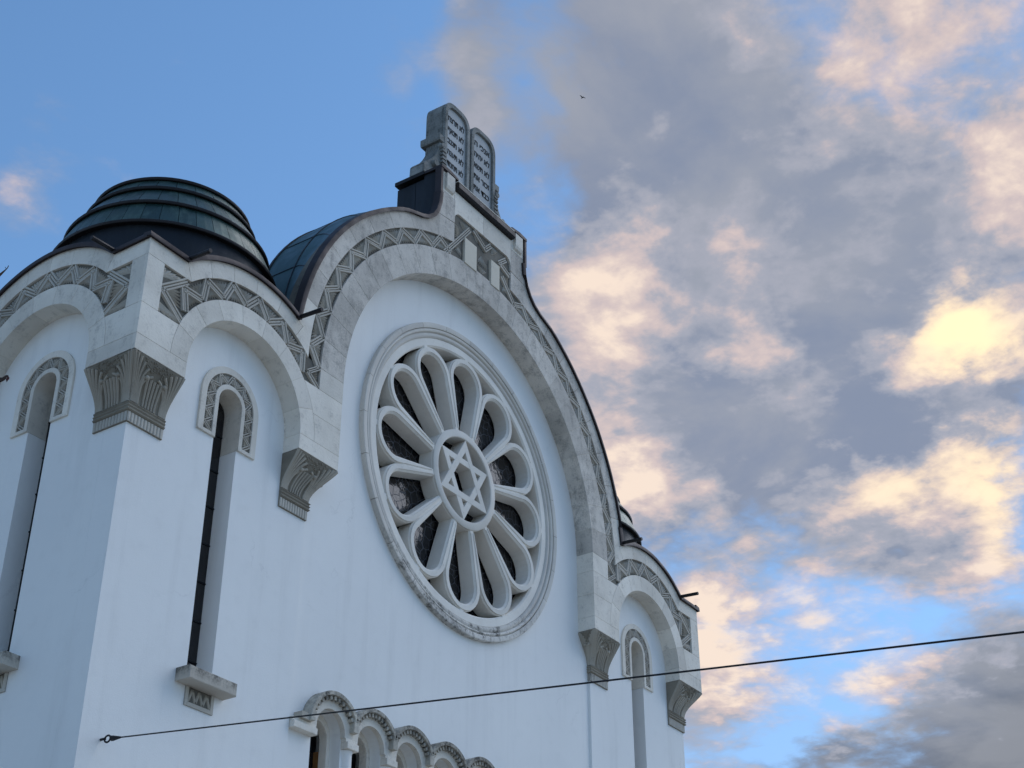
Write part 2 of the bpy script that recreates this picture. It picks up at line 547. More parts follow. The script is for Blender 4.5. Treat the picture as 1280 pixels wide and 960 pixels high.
def plate(name, outer, holes, o0, o1, mat, bevel=0.0, cap=True):
    """flat slab with holes (outer and holes are x-z polygons); front at depth o1, back at o0"""
    cu_ = bpy.data.curves.new('tmp', 'CURVE')
    cu_.dimensions = '2D'
    cu_.fill_mode = 'BOTH'
    cu_.extrude = (o1 - o0) / 2 - bevel
    cu_.bevel_depth = bevel
    cu_.bevel_resolution = 0
    cu_.offset = -bevel
    for pl in [outer] + holes:
        pl = clean(pl)
        s = cu_.splines.new('POLY')
        s.points.add(len(pl) - 1)
        for p, q in zip(s.points, pl):
            p.co = (q[0], q[1], 0, 1)
        s.use_cyclic_u = True
    ob = bpy.data.objects.new('tmp', cu_)
    scene.collection.objects.link(ob)
    dg = bpy.context.evaluated_depsgraph_get()
    me = bpy.data.meshes.new_from_object(ob.evaluated_get(dg))
    bpy.data.objects.remove(ob)
    bpy.data.curves.remove(cu_)
    mid = (o0 + o1) / 2
    for v in me.vertices:
        x, z, d = v.co
        v.co = (x, -(mid + d), z)
    bm = bmesh.new()
    bm.from_mesh(me)
    bpy.data.meshes.remove(me)
    bmesh.ops.remove_doubles(bm, verts=bm.verts, dist=1e-5)
    return finish(bm, name, mat)


def slab_obj(name, poly, o0, o1, mat, parent, loc=(0, 0, 0), rot=(0, 0, 0), gap=0.0, chamfer=0.0):
    bm = bmesh.new()
    add_prism(bm, inset(poly, gap) if gap else poly, o0, o1, chamfer)
    return obj_from(name, finish(bm, name, mat), parent, loc, rot)


def box_obj(name, x0, x1, y0, y1, z0, z1, mat, parent):
    bm = bmesh.new()
    add_box(bm, x0, x1, y0, y1, z0, z1)
    return obj_from(name, finish(bm, name, mat), parent)


# ------------------------------------------------------------------ dimensions of the building (metres)
W, D, T = 7.427, 0.3133, 0.0454            # half width, projection of the arcade, projection of the tower fronts
YS = D + T                                  # outermost stone plane
TX, TZ = 5.668, 12.555                      # tower arch centre
TR = (1.150, 1.462, 1.780, 2.050)
CO = 2.072                                  # outer corner from the tower arch centre
CZ = 13.83                                  # great arch centre
RC = (3.640, 4.180, 4.470, 4.775)
ZS, ZC = 12.31, 11.455                      # foot of the stone arcade, foot of the corbels
ZR = 13.859                                 # centre of the rose
PB, PT, PE = 13.045, 13.82, 1.765           # corner panel
ZTOP = 14.085
SIDE_X = W - T
SIDE_Y = CO - YS
GAP = 0.0022
FACE0 = YS - 0.085

temple = thing('synagogue', 'white plastered synagogue with carved stone arches, rose window and dark copper domes', 'synagogue', (0, 0, 0))


def isect(c1, r1, c2, r2, upper=True):
    """intersection of two circles (the higher one)"""
    dx, dz = c2[0] - c1[0], c2[1] - c1[1]
    d = hypot(dx, dz)
    a = (r1 * r1 - r2 * r2 + d * d) / (2 * d)
    h = sqrt(max(r1 * r1 - a * a, 0))
    px, pz = c1[0] + a * dx / d, c1[1] + a * dz / d
    p = (px - h * dz / d, pz + h * dx / d)
    q = (px + h * dz / d, pz - h * dx / d)
    return max(p, q, key=lambda t: t[1]) if upper else min(p, q, key=lambda t: t[1])


def ang(c, p):
    return degrees(atan2(p[1] - c[1], p[0] - c[0]))


# the gable outline (left half; x negative)
FLARE = [(-2.25, 18.03), (-2.04, 18.105), (-1.86, 18.165), (-1.68, 18.26), (-1.53, 18.40), (-1.43, 18.57), (-1.365, 18.80),
         (-1.34, 19.06), (-1.335, 19.62)]
PIL = 0.93


def gable_half():
    """top outline of the great arch from the left valley to the pillar top"""
    tip = isect((-TX, TZ), TR[3], (0, CZ), RC[3])
    a0 = ang((0, CZ), tip)
    a1 = ang((0, CZ), FLARE[0])
    return arc(0, CZ, RC[3], a0, a1, 26)[:-1] + FLARE


# ------------------------------------------------------------------ plaster walls
def arch_hole(cx, half, z0, zs, n=16):
    return [(cx - half, z0)] + [(cx - half, zs)] + arc(cx, zs, half, 180, 0, n) + [(cx + half, z0)]


def circle(cx, cz, r, n=96):
    return arc(cx, cz, r, 0, 360, n)[:-1]


ARC_X = [-3.115 + 0.89 * i for i in range(8)]
AZ, AH = 8.56, 0.315
holes = [circle(0, ZR, 2.60)] + [arch_hole(x, AH, 6.4, AZ) for x in ARC_X]
cw = [(-4.0, 0), (4.0, 0), (4.0, 14.0)] + arc(0, CZ, 4.2, 2, 178, 60) + [(-4.0, 14.0)]
obj_from('front_wall', plate('front_wall', cw, holes, -0.36, 0.0, M['plaster']), temple)
SLX = 0.0
SL_B = 8.55
for sgn in (-1, 1):
    ow = [(-(W - TX), 0), (TX - 3.931 - 0.0, 0), (TX - 3.931, 12.5), (1.3, 12.6)] + arc(0, TZ, 1.3, 0, 180, 30) + [(-(W - TX), 12.6)]
    hole = [(-0.225, SL_B), (-0.225, 11.925), (-0.25, 11.925), (-0.25, TZ)] + arc(0, TZ, 0.25, 180, 0, 16) + [(0.25, TZ), (0.25, 11.925), (0.225, 11.925), (0.225, SL_B)]
    if sgn > 0:
        ow = [(-x, z) for x, z in ow]
    obj_from('tower_wall', plate('tower_wall', ow, [hole], T - 0.40, T, M['plaster']), temple, (sgn * TX, 0, 0))
    # flank of the tower (plane x = +-W)
    lw = [(CO - YS + T - 0.41 - 0.0, 0), (-(W - TX), 0), (-(W - TX), 12.6)] + arc(0, TZ, 1.3, 180, 0, 30) + [(CO - YS + T - 0.41, 12.6)]
    lw = [(-(W - TX), 0), ((W - TX) - 0.402, 0), ((W - TX) - 0.402, 12.6)] + [(1.3, 12.6)] + arc(0, TZ, 1.3, 0, 180, 30) + [(-(W - TX), 12.6)]
    if sgn > 0:
        lw = [(-x, z) for x, z in lw]
    obj_from('tower_wall', plate('tower_wall', lw, [hole], T - 0.40, T, M['plaster']), temple, (sgn * SIDE_X, SIDE_Y, 0), (0, 0, sgn * pi / 2))
# the rest of the body, seen only from elsewhere
bm = bmesh.new()
add_box(bm, -W + 0.45, W - 0.45, 0.5, 3.4, 0, 13.6)
add_box(bm, -W + 0.3, W - 0.3, 3.45, 22, 0, 11.0)
obj_from('nave', finish(bm, 'nave', M['plaster']), temple)
box_obj('nave_roof', -W + 0.1, W - 0.1, 3.6, 22.2, 11.003, 11.2, M['drum'], temple)


# ------------------------------------------------------------------ carved ornament
def add_bar(bm, p0, p1, w, o0, o1):
    """a raised bar with sloped flanks between two points of the x-z plane"""
    a, b = Vector(p0), Vector(p1)
    t = (b - a).normalized()
    n = Vector((-t.y, t.x))
    q = []
    for p in (a, b):
        for k, o in ((-0.5, o0), (-0.28, o1), (0.28, o1), (0.5, o0)):
            v = p + n * (w * k)
            q.append(bm.verts.new((v.x, -o, v.y)))
    for i in range(3):
        bm.faces.new((q[i], q[i + 1], q[i + 5], q[i + 4]))
    bm.faces.new(q[0:4])
    bm.faces.new(q[4:8])


def add_leaflet(bm, p0, p1, w, o0, o1):
    """a pointed blade with a ridge"""
    a, b = Vector(p0), Vector(p1)
    t = (b - a)
    n = Vector((-t.y, t.x)).normalized()
    m = a + t * 0.62
    vs = [(a, o0), (m - n * w * 0.5, o0), (b, o0 + (o1 - o0) * 0.25), (m + n * w * 0.5, o0), (a + t * 0.72, o1)]
    q = [bm.verts.new((v.x, -o, v.y)) for v, o in vs]
    for i in range(4):
        bm.faces.new((q[i], q[(i + 1) % 4], q[4]))


def add_palmette(bm, tip, b0, b1, o0, o1, k=5):
    """fan of leaflets inside the triangle tip-b0-b1, spreading from the tip to the base"""
    tip, b0, b1 = Vector(tip), Vector(b0), Vector(b1)
    c = (tip + b0 + b1) / 3
    tip, b0, b1 = [c + (p - c) * 0.86 for p in (tip, b0, b1)]
    root = tip + ((b0 + b1) / 2 - tip) * 0.10
    wd = (b1 - b0).length / k * 0.74
    for i in range(k):
        e = b0 + (b1 - b0) * ((i + 0.5) / k)
        add_leaflet(bm, root + (e - root) * 0.08, e, wd, o0, o1)


def band_meshes(r0, r1, p, o0):
    """zigzag rib and the two palmettes of one period p (degrees), modelled at the top of the band"""
    h = radians(p)

    def P(th, r):
        return (r * sin(th), r * cos(th))
    m = 0.02
    bm = bmesh.new()
    dw = (r1 - r0) * 0.150
    for a, b in (((-h / 2, r0 + m), (0, r1 - m)), ((0, r1 - m), (h / 2, r0 + m))):
        A, B = Vector(P(*a)), Vector(P(*b))
        n = Vector((-(B - A).y, (B - A).x)).normalized() * dw
        for s in (-1, 0, 1):
            add_bar(bm, A + n * s, B + n * s, dw * 0.98, o0, o0 + (0.036 if s else 0.027))
    rib = finish(bm, 'zigzag_rib', M['carved_rib'])
    bm = bmesh.new()
    add_palmette(bm, P(0, r1 - 0.05), P(-h * 0.36, r0), P(h * 0.36, r0), o0, o0 + 0.036)
    pa = finish(bm, 'palmette', M['carved_leaf'])
    bm = bmesh.new()
    add_palmette(bm, P(0, r0 + 0.05), P(h * 0.36, r1), P(-h * 0.36, r1), o0, o0 + 0.036)
    pb = finish(bm, 'palmette', M['carved_leaf'])
    return rib, pa, pb


FRZ = FACE0 + 0.048        # face of the sunk frieze ground


def fill_band(part, meshes, p, a0, a1, phase=0.0):
    """copies of rib and palmettes round the band; angles from the vertical, clockwise"""
    rib, pa, pb = meshes
    n = int(round((a1 - a0) / p))
    st = (a1 - a0) / n
    for i in range(n):
        c = a0 + st * (i + 0.5)
        obj_from('zigzag_rib', rib, part, rot=(0, radians(c), 0))
        obj_from('palmette', pa, part, rot=(0, radians(c), 0))
        if i < n - 1:
            obj_from('palmette', pb, part, rot=(0, radians(c + st / 2), 0))


def panel_ornament(part, x0, x1, z0, z1, cz, flip, mirror=1):
    """big zigzag of the square panel beside a tower arch, part frame centred on the arch centre"""
    bm = bmesh.new()
    o0 = FRZ
    w = 0.042
    s = mirror
    corners = [(x0, z0), (x1, z0), (x1, z1), (x0, z1)]
    A = (x0 * s, (z0 + z1) / 2)
    for q in ((x1, z1 - 0.02), (x1 + 0.02, z0 + 0.06)):
        B = (q[0] * s, q[1])
        t = (Vector(B) - Vector(A)).normalized()
        n = Vector((-t.y, t.x)) * w
        for k in (-1, 0, 1):
            add_bar(bm, Vector(A) + n * k, Vector(B) + n * k, w * 0.96, o0, o0 + (0.036 if k else 0.027))
    obj_from('zigzag_rib', finish(bm, 'zigzag_rib', M['carved_rib']), part)
    for tri in (((x0 + 0.10, (z0 + z1) / 2 + 0.14), (x0 + 0.04, z1), (x1 - 0.12, z1)),
                ((x0 + 0.10, (z0 + z1) / 2 - 0.14), (x1 - 0.14, z0), (x0 + 0.04, z0)),
                ((x0 + 0.22, (z0 + z1) / 2), (x1, z1 - 0.18), (x1, z0 + 0.2))):
        bm = bmesh.new()
        add_palmette(bm, *[(a * s, b) for a, b in tri], o0, o0 + 0.036)
        obj_from('palmette', finish(bm, 'palmette', M['carved_leaf']), part)


T_BAND = band_meshes(TR[1] + 0.012, TR[2] - 0.012, 17.0, FRZ)
C_BAND = band_meshes(RC[1] + 0.012, RC[2] - 0.012, 7.8, FRZ)


# ------------------------------------------------------------------ stone arcade
def sector(cx, cz, r0, r1, a0, a1, n=3):
    """angles from the vertical, clockwise, degrees"""
    return arc(cx, cz, r1, 90 - a0, 90 - a1, n) + arc(cx, cz, r0, 90 - a1, 90 - a0, n)


def tower_face(loc, rot, mirror, left, right):
    """the stone arcade of one tower face. left/right: 'corner', 'cornershort' or 'junction'"""
    mx = -1 if mirror else 1
    f = lambda pl: [(x * mx, z) for x, z in pl]

    def piece(name, poly, mat, o0=FACE0, o1=YS, gap=GAP):
        return slab_obj(name, f(poly), o0, o1, mat, temple, loc, rot, gap, 0.002)

    # arch ring
    nv = 9
    for i in range(nv):
        a0, a1 = -90 + 180 / nv * i, -90 + 180 / nv * (i + 1)
        piece('voussoir', sector(0, TZ, TR[0], TR[1], a0, a1, 5), M['lime'], 0.0)
    slab_obj('mortar_ring', f(sector(0, TZ, TR[0] + 0.006, TR[1] - 0.006, -90, 90, 40)), 0.01, YS - 0.005, M['mortar'], temple, loc, rot)
    # ground slab behind frieze and facing
    Lx = {'corner': -CO + 0.055, 'cornershort': -CO + 0.06, 'junction': None}
    c1 = (TX, CZ)                                  # great arch centre seen from a front tower

    def half(kind, s):
        """outline of the ground slab on one side, s=-1 left, from the arch foot to the top"""
        if kind != 'junction':
            e = CO - 0.056
            return [(s * (TR[1] - 0.004), TZ), (s * e, TZ), (s * e, ZTOP - 0.004), (s * 1.36, ZTOP - 0.004)]
        b = isect((0, TZ), TR[1], (0, TZ), TR[1]) if False else None
        zb = 13.46
        xb = sqrt(TR[1] ** 2 - (zb - TZ) ** 2)
        tip = isect((0, TZ), TR[3], c1, RC[3])
        return [(xb, zb), (TX - RC[1], zb), (TX - RC[1], CZ)] + arc(*c1, RC[1], 180, 172, 4)[1:] + \
            [(TX - RC[3] * cos(radians(8)), CZ + RC[3] * sin(radians(8)))] + arc(*c1, RC[3] - 0.004, 172, ang(c1, tip), 3)[1:]
    hl, hr = half(left, -1), half(right, 1)
    top = arc(0, TZ, TR[3] - 0.004, 90 + 41.7, ang((0, TZ), hr[-1]) if right == 'junction' else 90 - 41.7, 30)
    aL = ang((0, TZ), hl[0])
    aR = ang((0, TZ), hr[0])
    poly = hl + top + hr[::-1] + arc(0, TZ, TR[1] - 0.004, aR, aL if aL > 0 else aL + 360, 40)
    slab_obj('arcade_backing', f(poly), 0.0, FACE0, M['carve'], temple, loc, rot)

    for kind, s in ((left, -1), (right, 1)):
        g = lambda pl: [(x * s, z) for x, z in pl]
        if kind != 'junction':
            e = CO if kind == 'corner' else CO - 0.058
            ec = e
            piece('pier_block', g([(TR[0], ZS), (e, ZS), (e, TZ), (TR[0], TZ)]), M['lime'], 0.0)
            a1 = degrees(asin((PB - TZ) / TR[1]))
            piece('pier_block', g([(e, TZ)] + arc(0, TZ, TR[1], 0, a1, 6) + [(e, PB)]), M['lime'])
            piece('pier_block', g([(PE, PB), (e, PB), (e, PT), (PE, PT)]), M['lime'])
            piece('coping_block', g([(1.252, PT), (e, PT), (e, ZTOP), (1.364, ZTOP)]), M['lime'])
            a_out, a_in = 41.7, 44.7
        else:
            zb = 13.46
            xj = TX - RC[0]
            piece('pier_block', [(TR[0], ZS), (xj, ZS), (xj, TZ), (TR[0], TZ)], M['lime'], 0.0)
            zm = 13.0
            am = degrees(asin((zm - TZ) / TR[1]))
            ab = degrees(asin((zb - TZ) / TR[1]))
            piece('pier_block', [(xj, TZ)] + arc(0, TZ, TR[1], 0, am, 6) + [(xj, zm)], M['lime'], 0.0)
            piece('pier_block', [(xj, zm)] + arc(0, TZ, TR[1], am, ab, 6) + [(xj, zb)], M['lime'], 0.0)
            piece('pier_block', [(TX - RC[1], zb), (xj, zb), (xj, CZ), (TX - RC[1], CZ)], M['lime'], 0.0)
            slab_obj('mortar_pier', f([(TR[0] + 0.25, ZS + 0.02), (xj - 0.012, ZS + 0.02), (xj - 0.012, CZ), (TX - RC[1] + 0.05, CZ), (TX - RC[1] + 0.05, zb), (TR[1] + 0.02, zb - 0.3)]),
                     0.01, YS - 0.005, M['mortar'], temple, loc, rot)
            a_out = a_in = 30.0
            b = isect((0, TZ), TR[2], c1, RC[2])
            tip = isect((0, TZ), TR[3], c1, RC[3])
            ac = 167.0
            piece('valley_block', arc(0, TZ, TR[2], 90 - a_in, ang((0, TZ), b), 8) + arc(*c1, RC[2], ang(c1, b), ac, 8)
                  + arc(*c1, RC[3], ac, ang(c1, tip), 5) + arc(0, TZ, TR[3], ang((0, TZ), tip), 90 - a_out, 6), M['lime'])
        # coping ring above the frieze
        n = 3 if kind != 'junction' else 2
        for i in range(n):
            o0_, o1_ = a_out * i / n, a_out * (i + 1) / n
            i0_, i1_ = a_in * i / n, a_in * (i + 1) / n
            pl = arc(0, TZ, TR[3], 90 - s * o0_, 90 - s * o1_, 5) + arc(0, TZ, TR[2], 90 - s * i1_, 90 - s * i0_, 5)
            piece('coping_block', pl, M['lime'])
    # frieze (its ground is a thin sheet let into the slab)
    cl_ = degrees(acos((PB - TZ) / TR[2])) if left != 'junction' else 0
    end = {'corner': 60.0, 'cornershort': 60.0, 'junction': 47.0}
    gl, gr = end[left], end[right]
    if mirror:
        gl, gr = gr, gl
    part_poly = sector(0, 0, TR[1] + 0.004, TR[2] - 0.004, -gl, gr, 40)
    bm = bmesh.new()
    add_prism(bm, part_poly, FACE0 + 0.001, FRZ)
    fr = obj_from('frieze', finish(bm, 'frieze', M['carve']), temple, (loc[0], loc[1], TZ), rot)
    fill_band(fr, T_BAND, 17.0, -gl, gr)
    for kind, s in ((left, -1), (right, 1)):
        if kind != 'junction':
            x_in = 1.30
            bm = bmesh.new()
            k_ = s * mx
            add_prism(bm, [(1.25 * k_, PB - TZ - 0.02), ((PE + 0.03) * k_, PB - TZ - 0.02), ((PE + 0.03) * k_, PT - TZ + 0.02), (1.25 * k_, PT - TZ + 0.02)], FACE0 + 0.001, FRZ - 0.002)
            obj_from('panel_ground', finish(bm, 'panel_ground', M['carve']), fr)
            panel_ornament(fr, PE - 0.01, x_in + 0.02, PB - TZ + 0.01, PT - TZ - 0.01, 0, False, s * mx)
        else:
            bm = bmesh.new()
            add_prism(bm, [(1.12 * mx, 13.44 - TZ), (1.485 * mx, 13.44 - TZ), (1.485 * mx, 13.90 - TZ), (1.12 * mx, 13.90 - TZ)], FACE0 + 0.001, FRZ - 0.002)
            obj_from('panel_ground', finish(bm, 'panel_ground', M['carve']), fr)
            bm = bmesh.new()
            add_palmette(bm, (1.50 * mx, 1.18), (1.22 * mx, 0.94), (1.48 * mx, 0.93), FRZ - 0.04, FRZ + 0.036)
            obj_from('palmette', finish(bm, 'palmette', M['carved_leaf']), fr)
    # flashing on the top edge
    if left == 'junction' or right == 'junction':
        tip = isect((0, TZ), TR[3], c1, RC[3])
        endpts = arc(0, TZ, TR[3], 90 - 0, ang((0, TZ), tip), 24)
    else:
        endpts = arc(0, TZ, TR[3], 90, 90 - 41.7, 20) + [(CO - 0.02, ZTOP)]
    path = [(-CO - (0.045 if left == 'corner' else 0.05), ZTOP), (-1.364, ZTOP)] + arc(0, TZ, TR[3], 90 + 41.7, 90, 24)[1:] + endpts[1:]
    flashing(f(path), loc, rot)
    # rain spout in the valley beside the corner
    for kind, s in ((left, -1), (right, 1)):
        if kind != 'junction':
            spout(s * mx * 1.364, ZTOP, loc, rot)


def flashing(path, loc, rot, o0=YS - 0.10, o1=YS + 0.035, th=0.068, mat='flash'):
    """sheet metal capping that follows an outline (x-z points), as one folded strip"""
    n = len(path)
    nor = []
    for i in range(n):
        a = Vector(path[max(i - 1, 0)])
        b = Vector(path[min(i + 1, n - 1)])
        t = (b - a).normalized()
        q = Vector((-t.y, t.x))
        if q.y < -0.2 or (abs(q.y) < 0.2 and False):
            q = -q
        nor.append(q)
    if sum(q.y for q in nor) < 0:
        nor = [-q for q in nor]
    bm = bmesh.new()
    lo = 0.002
    sec = [(o0, lo), (o1, lo), (o1 + 0.012, lo - 0.018), (o1 + 0.018, 0.0), (o1, th), (o0, th + 0.02)]
    rings = []
    for p, q in zip(path, nor):
        rings.append([bm.verts.new((p[0] + q.x * h, -o, p[1] + q.y * h)) for o, h in sec])
    for a, b in zip(rings[:-1], rings[1:]):
        for k in range(len(sec)):
            bm.faces.new((a[k], a[(k + 1) % len(sec)], b[(k + 1) % len(sec)], b[k]))
    bm.faces.new(rings[0])
    bm.faces.new(rings[-1])
    return obj_from('flashing', finish(bm, 'flashing', M[mat], True), temple, loc, rot)


def spout(x, z, loc, rot, ln=0.42, r=0.034):
    bm = bmesh.new()
    add_tube(bm, [(x, -0.05, z + 0.075), (x, -YS - ln, z + 0.03)], r, 8)
    return obj_from('rain_spout', finish(bm, 'rain_spout', M['lip'], True), temple, loc, rot)


tower_face((-TX, 0, 0), (0, 0, 0), False, 'corner', 'junction')
tower_face((TX, 0, 0), (0, 0, 0), True, 'corner', 'junction')
tower_face((-SIDE_X, SIDE_Y, 0), (0, 0, -pi / 2), False, 'cornershort', 'cornershort')
tower_face((SIDE_X, SIDE_Y, 0), (0, 0, pi / 2), False, 'cornershort', 'cornershort')

# ------------------------------------------------------------------ great arch
NV = 24
for i in range(NV):
    a0, a1 = -90 + 180 / NV * i, -90 + 180 / NV * (i + 1)
    slab_obj('voussoir', sector(0, CZ, RC[0], RC[1], a0, a1, 4), 0.0, YS, M['limew'], temple, gap=GAP, chamfer=0.004)
slab_obj('mortar_ring', sector(0, CZ, RC[0] + 0.006, RC[1] - 0.006, -90, 90, 60), 0.01, YS - 0.005, M['mortar'], temple)
gh = gable_half()
tipL = gh[0]
a_sl = 82.0
slab_top = [p for p in gh if p[0] > -RC[3] * cos(radians(8)) - 0.01 and p[1] > CZ + RC[3] * sin(radians(8.2))]
ins = lambda p: (p[0] + 0.006, p[1] - 0.004)
outl = [ins(p) for p in slab_top[:-1]] + [(-1.329, 19.60), (-PIL, 19.60), (-PIL, 19.36)]
outl = outl + [(-x, z) for x, z in outl[::-1]]
slab_poly = [(-RC[3] * cos(radians(8.05)) + 0.006, CZ + RC[3] * sin(radians(8.05)))] + outl + [(RC[3] * cos(radians(8.05)) - 0.006, CZ + RC[3] * sin(radians(8.05)))] + arc(0, CZ, RC[1] - 0.004, 8.05, 171.95, 60)
slab_obj('arcade_backing', slab_poly, 0.0, FACE0, M['carve'], temple)

# coping ring and gable facing blocks
a_start = 90 - 13.0          # from the vertical: where the valley block ends (angle 167)
a_gab = 90 - ang((0, CZ), (2.06, 18.1))
for s in (-1, 1):
    n = 6
    A0, A1 = 77.0, 27.5
    for i in range(n):
        b0, b1 = A1 + (A0 - A1) * i / n, A1 + (A0 - A1) * (i + 1) / n
        slab_obj('coping_block', sector(0, CZ, RC[2], RC[3], s * b0, s * b1, 5), FACE0, YS + 0.001, M['limew'], temple, gap=GAP, chamfer=0.004)
    g = lambda pl: [(x * -s, z) for x, z in pl]
    # shoulder under the flare
    p0 = (-RC[3] * sin(radians(27.5)), CZ + RC[3] * cos(radians(27.5)))
    fl = [p for p in FLARE if p[1] < 18.72 and p[0] > -2.15]
    rs = 0.905
    z_in = CZ + sqrt(RC[2] ** 2 - rs ** 2)
    lowarc = arc(0, CZ, RC[2], ang((0, CZ), (-rs, z_in)), 90 + 27.5, 8)
    slab_obj('gable_block', g([p0] + fl + [(-rs, 18.64)] + lowarc), FACE0, YS, M['limew'], temple, gap=GAP, chamfer=0.004)
    # pillar
    slab_obj('gable_block', g([(fl[-1][0], fl[-1][1]), (-1.365, 18.80), (-1.34, 19.06), (-1.34, 19.17), (-rs, 19.17), (-rs, 18.65)]), FACE0, YS, M['limew'], temple, gap=GAP, chamfer=0.004)
    slab_obj('gable_block', g([(-1.34, 19.17), (-1.335, 19.62), (-PIL, 19.62), (-PIL, 19.17)]), FACE0, YS, M['lime'], temple, gap=GAP, chamfer=0.004)
    # small stone bracket on the pillar
    bk = [(0, 19.58), (0.06, 19.58), (0.06, 19.30), (0.04, 19.24), (0.0, 19.21)]
    bm = bmesh.new()
    xs = (-1.24, -1.00)
    fr_, bk_ = [], []
    q0 = [bm.verts.new((xs[0] * -s, -YS - o, z)) for o, z in bk]
    q1 = [bm.verts.new((xs[1] * -s, -YS - o, z)) for o, z in bk]
    bm.faces.new(q0)
    bm.faces.new(q1)
    for k in range(5):
        bm.faces.new((q0[k], q0[(k + 1) % 5], q1[(k + 1) % 5], q1[k]))
    obj_from('bracket', finish(bm, 'bracket', M['lime']), temple)
    # pillar cap and flashing over the shoulder
    path = [p for p in gh]
    flashing([(x * -s, z) for x, z in path[:-1]], (0, 0, 0), (0, 0, 0), th=0.062)
    flashing([(x * -s, z) for x, z in FLARE], (0, 0, 0), (0, 0, 0), -0.02, YS - 0.13, 0.012, 'drum')
    bm = bmesh.new()
    cap = [(-1.40, 19.622), (-PIL + 0.05, 19.622), (-PIL + 0.05, 19.66), (-1.15, 19.70), (-1.40, 19.68)]
    add_prism(bm, g(cap), -0.05, YS + 0.05)
    obj_from('pillar_cap', finish(bm, 'pillar_cap', M['flash']), temple)
    bm = bmesh.new()
    add_prism(bm, g([(-1.40, 19.0), (-1.339, 19.0), (-1.339, 19.62), (-1.40, 19.62)]), YS - 0.10, YS + 0.04)
    obj_from('pillar_cap', finish(bm, 'pillar_cap', M['flash']), temple)
    # spout in the great valley
    spout(tipL[0] * -s, tipL[1], (0, 0, 0), (0, 0, 0), 0.45)

# lintel over the raised part of the frieze, with rounded inner corners
rr = 0.17
LZ = 18.92
lint = [(-0.905, 18.64)] + [(-0.905, LZ - rr)] + arc(-0.905 + rr, LZ - rr, rr, 180, 90, 6) + arc(0.905 - rr, LZ - rr, rr, 90, 0, 6) + [(0.905, 18.64), (0.905, 18.65)]
ZL = 19.38
for x0, x1 in ((-0.905, 0.0), (0.0, 0.905)):
    if x0 < -0.5:
        pl = [(-0.93, ZL), (-0.905, 18.655), (-0.905, LZ - rr)] + arc(-0.905 + rr, LZ - rr, rr, 180, 90, 6) + [(0, LZ), (0, ZL)]
    else:
        pl = [(0.93, ZL), (0.905, 18.655), (0.905, LZ - rr)] + arc(0.905 - rr, LZ - rr, rr, 0, 90, 6) + [(0, LZ), (0, ZL)]
    slab_obj('lintel_block', pl, FACE0, YS, M['lime'], temple, gap=0.002, chamfer=0.003)
# gutter ledge below the tablets
bm = bmesh.new()
sec = [(0.05, 19.385), (YS + 0.07, 19.385), (YS + 0.10, 19.42), (YS + 0.10, 19.52), (YS + 0.07, 19.555), (0.05, 19.58)]
q0 = [bm.verts.new((-PIL + 0.003, -o, z)) for o, z in sec]
q1 = [bm.verts.new((PIL - 0.003, -o, z)) for o, z in sec]
bm.faces.new(q0)
bm.faces.new(q1)
for k in range(len(sec)):
    bm.faces.new((q0[k], q0[(k + 1) % 6], q1[(k + 1) % 6], q1[k]))
obj_from('gutter_ledge', finish(bm, 'gutter_ledge', M['lip']), temple)
bm = bmesh.new()
add_prism(bm, [(-PIL + 0.01, 19.556), (PIL - 0.01, 19.556), (PIL - 0.01, 19.575), (-PIL + 0.01, 19.575)], YS + 0.02, YS + 0.085)
obj_from('lit_edge_strip', finish(bm, 'lit_edge_strip', M['lime']), temple)  # pale strip added as a painted highlight for the ledge's lit top edge

# frieze of the great arch
bm = bmesh.new()
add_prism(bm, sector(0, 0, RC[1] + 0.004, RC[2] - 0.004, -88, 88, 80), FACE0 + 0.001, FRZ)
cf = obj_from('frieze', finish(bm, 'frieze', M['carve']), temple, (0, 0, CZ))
fill_band(cf, C_BAND, 7.8, -90, -13.5)
fill_band(cf, C_BAND, 7.8, 13.5, 90)
# short uprights below the springing
for s in (-1, 1):
    bm = bmesh.new()
    w = 0.03
    xa, xb = s * (RC[1] + 0.02), s * (RC[2] - 0.02)
    for A, B in (((xa, 0.0), (xb, -0.19)), ((xb, -0.19), (xa, -0.37))):
        t = (Vector(B) - Vector(A)).normalized()
        nn = Vector((-t.y, t.x)) * w
        for k in (-1, 0, 1):
            add_bar(bm, Vector(A) + nn * k, Vector(B) + nn * k, w * 0.96, FRZ - 0.04, FRZ + (0.036 if k else 0.027))
    obj_from('zigzag_rib', finish(bm, 'zigzag_rib', M['carved_rib']), cf)
    bm = bmesh.new()
    add_palmette(bm, (s * 4.40, -0.17), (xa, -0.02), (xa, -0.33), FRZ - 0.04, FRZ + 0.036)
    obj_from('palmette', finish(bm, 'palmette', M['carved_leaf']), cf)
bm = bmesh.new()
add_prism(bm, [(-0.92, 17.90 - CZ), (0.92, 17.90 - CZ), (0.92, 18.93 - CZ), (-0.92, 18.93 - CZ)], FACE0 + 0.001, FRZ - 0.003)
obj_from('panel_ground', finish(bm, 'panel_ground', M['carve']), cf)
for s in (-1, 1):
    bm = bmesh.new()
    add_prism(bm, [(s * 4.185, -0.40), (s * 4.50, -0.40), (s * 4.50, 0.05), (s * 4.185, 0.05)], FACE0 + 0.001, FRZ - 0.004)
    obj_from('panel_ground', finish(bm, 'panel_ground', M['carve']), cf)
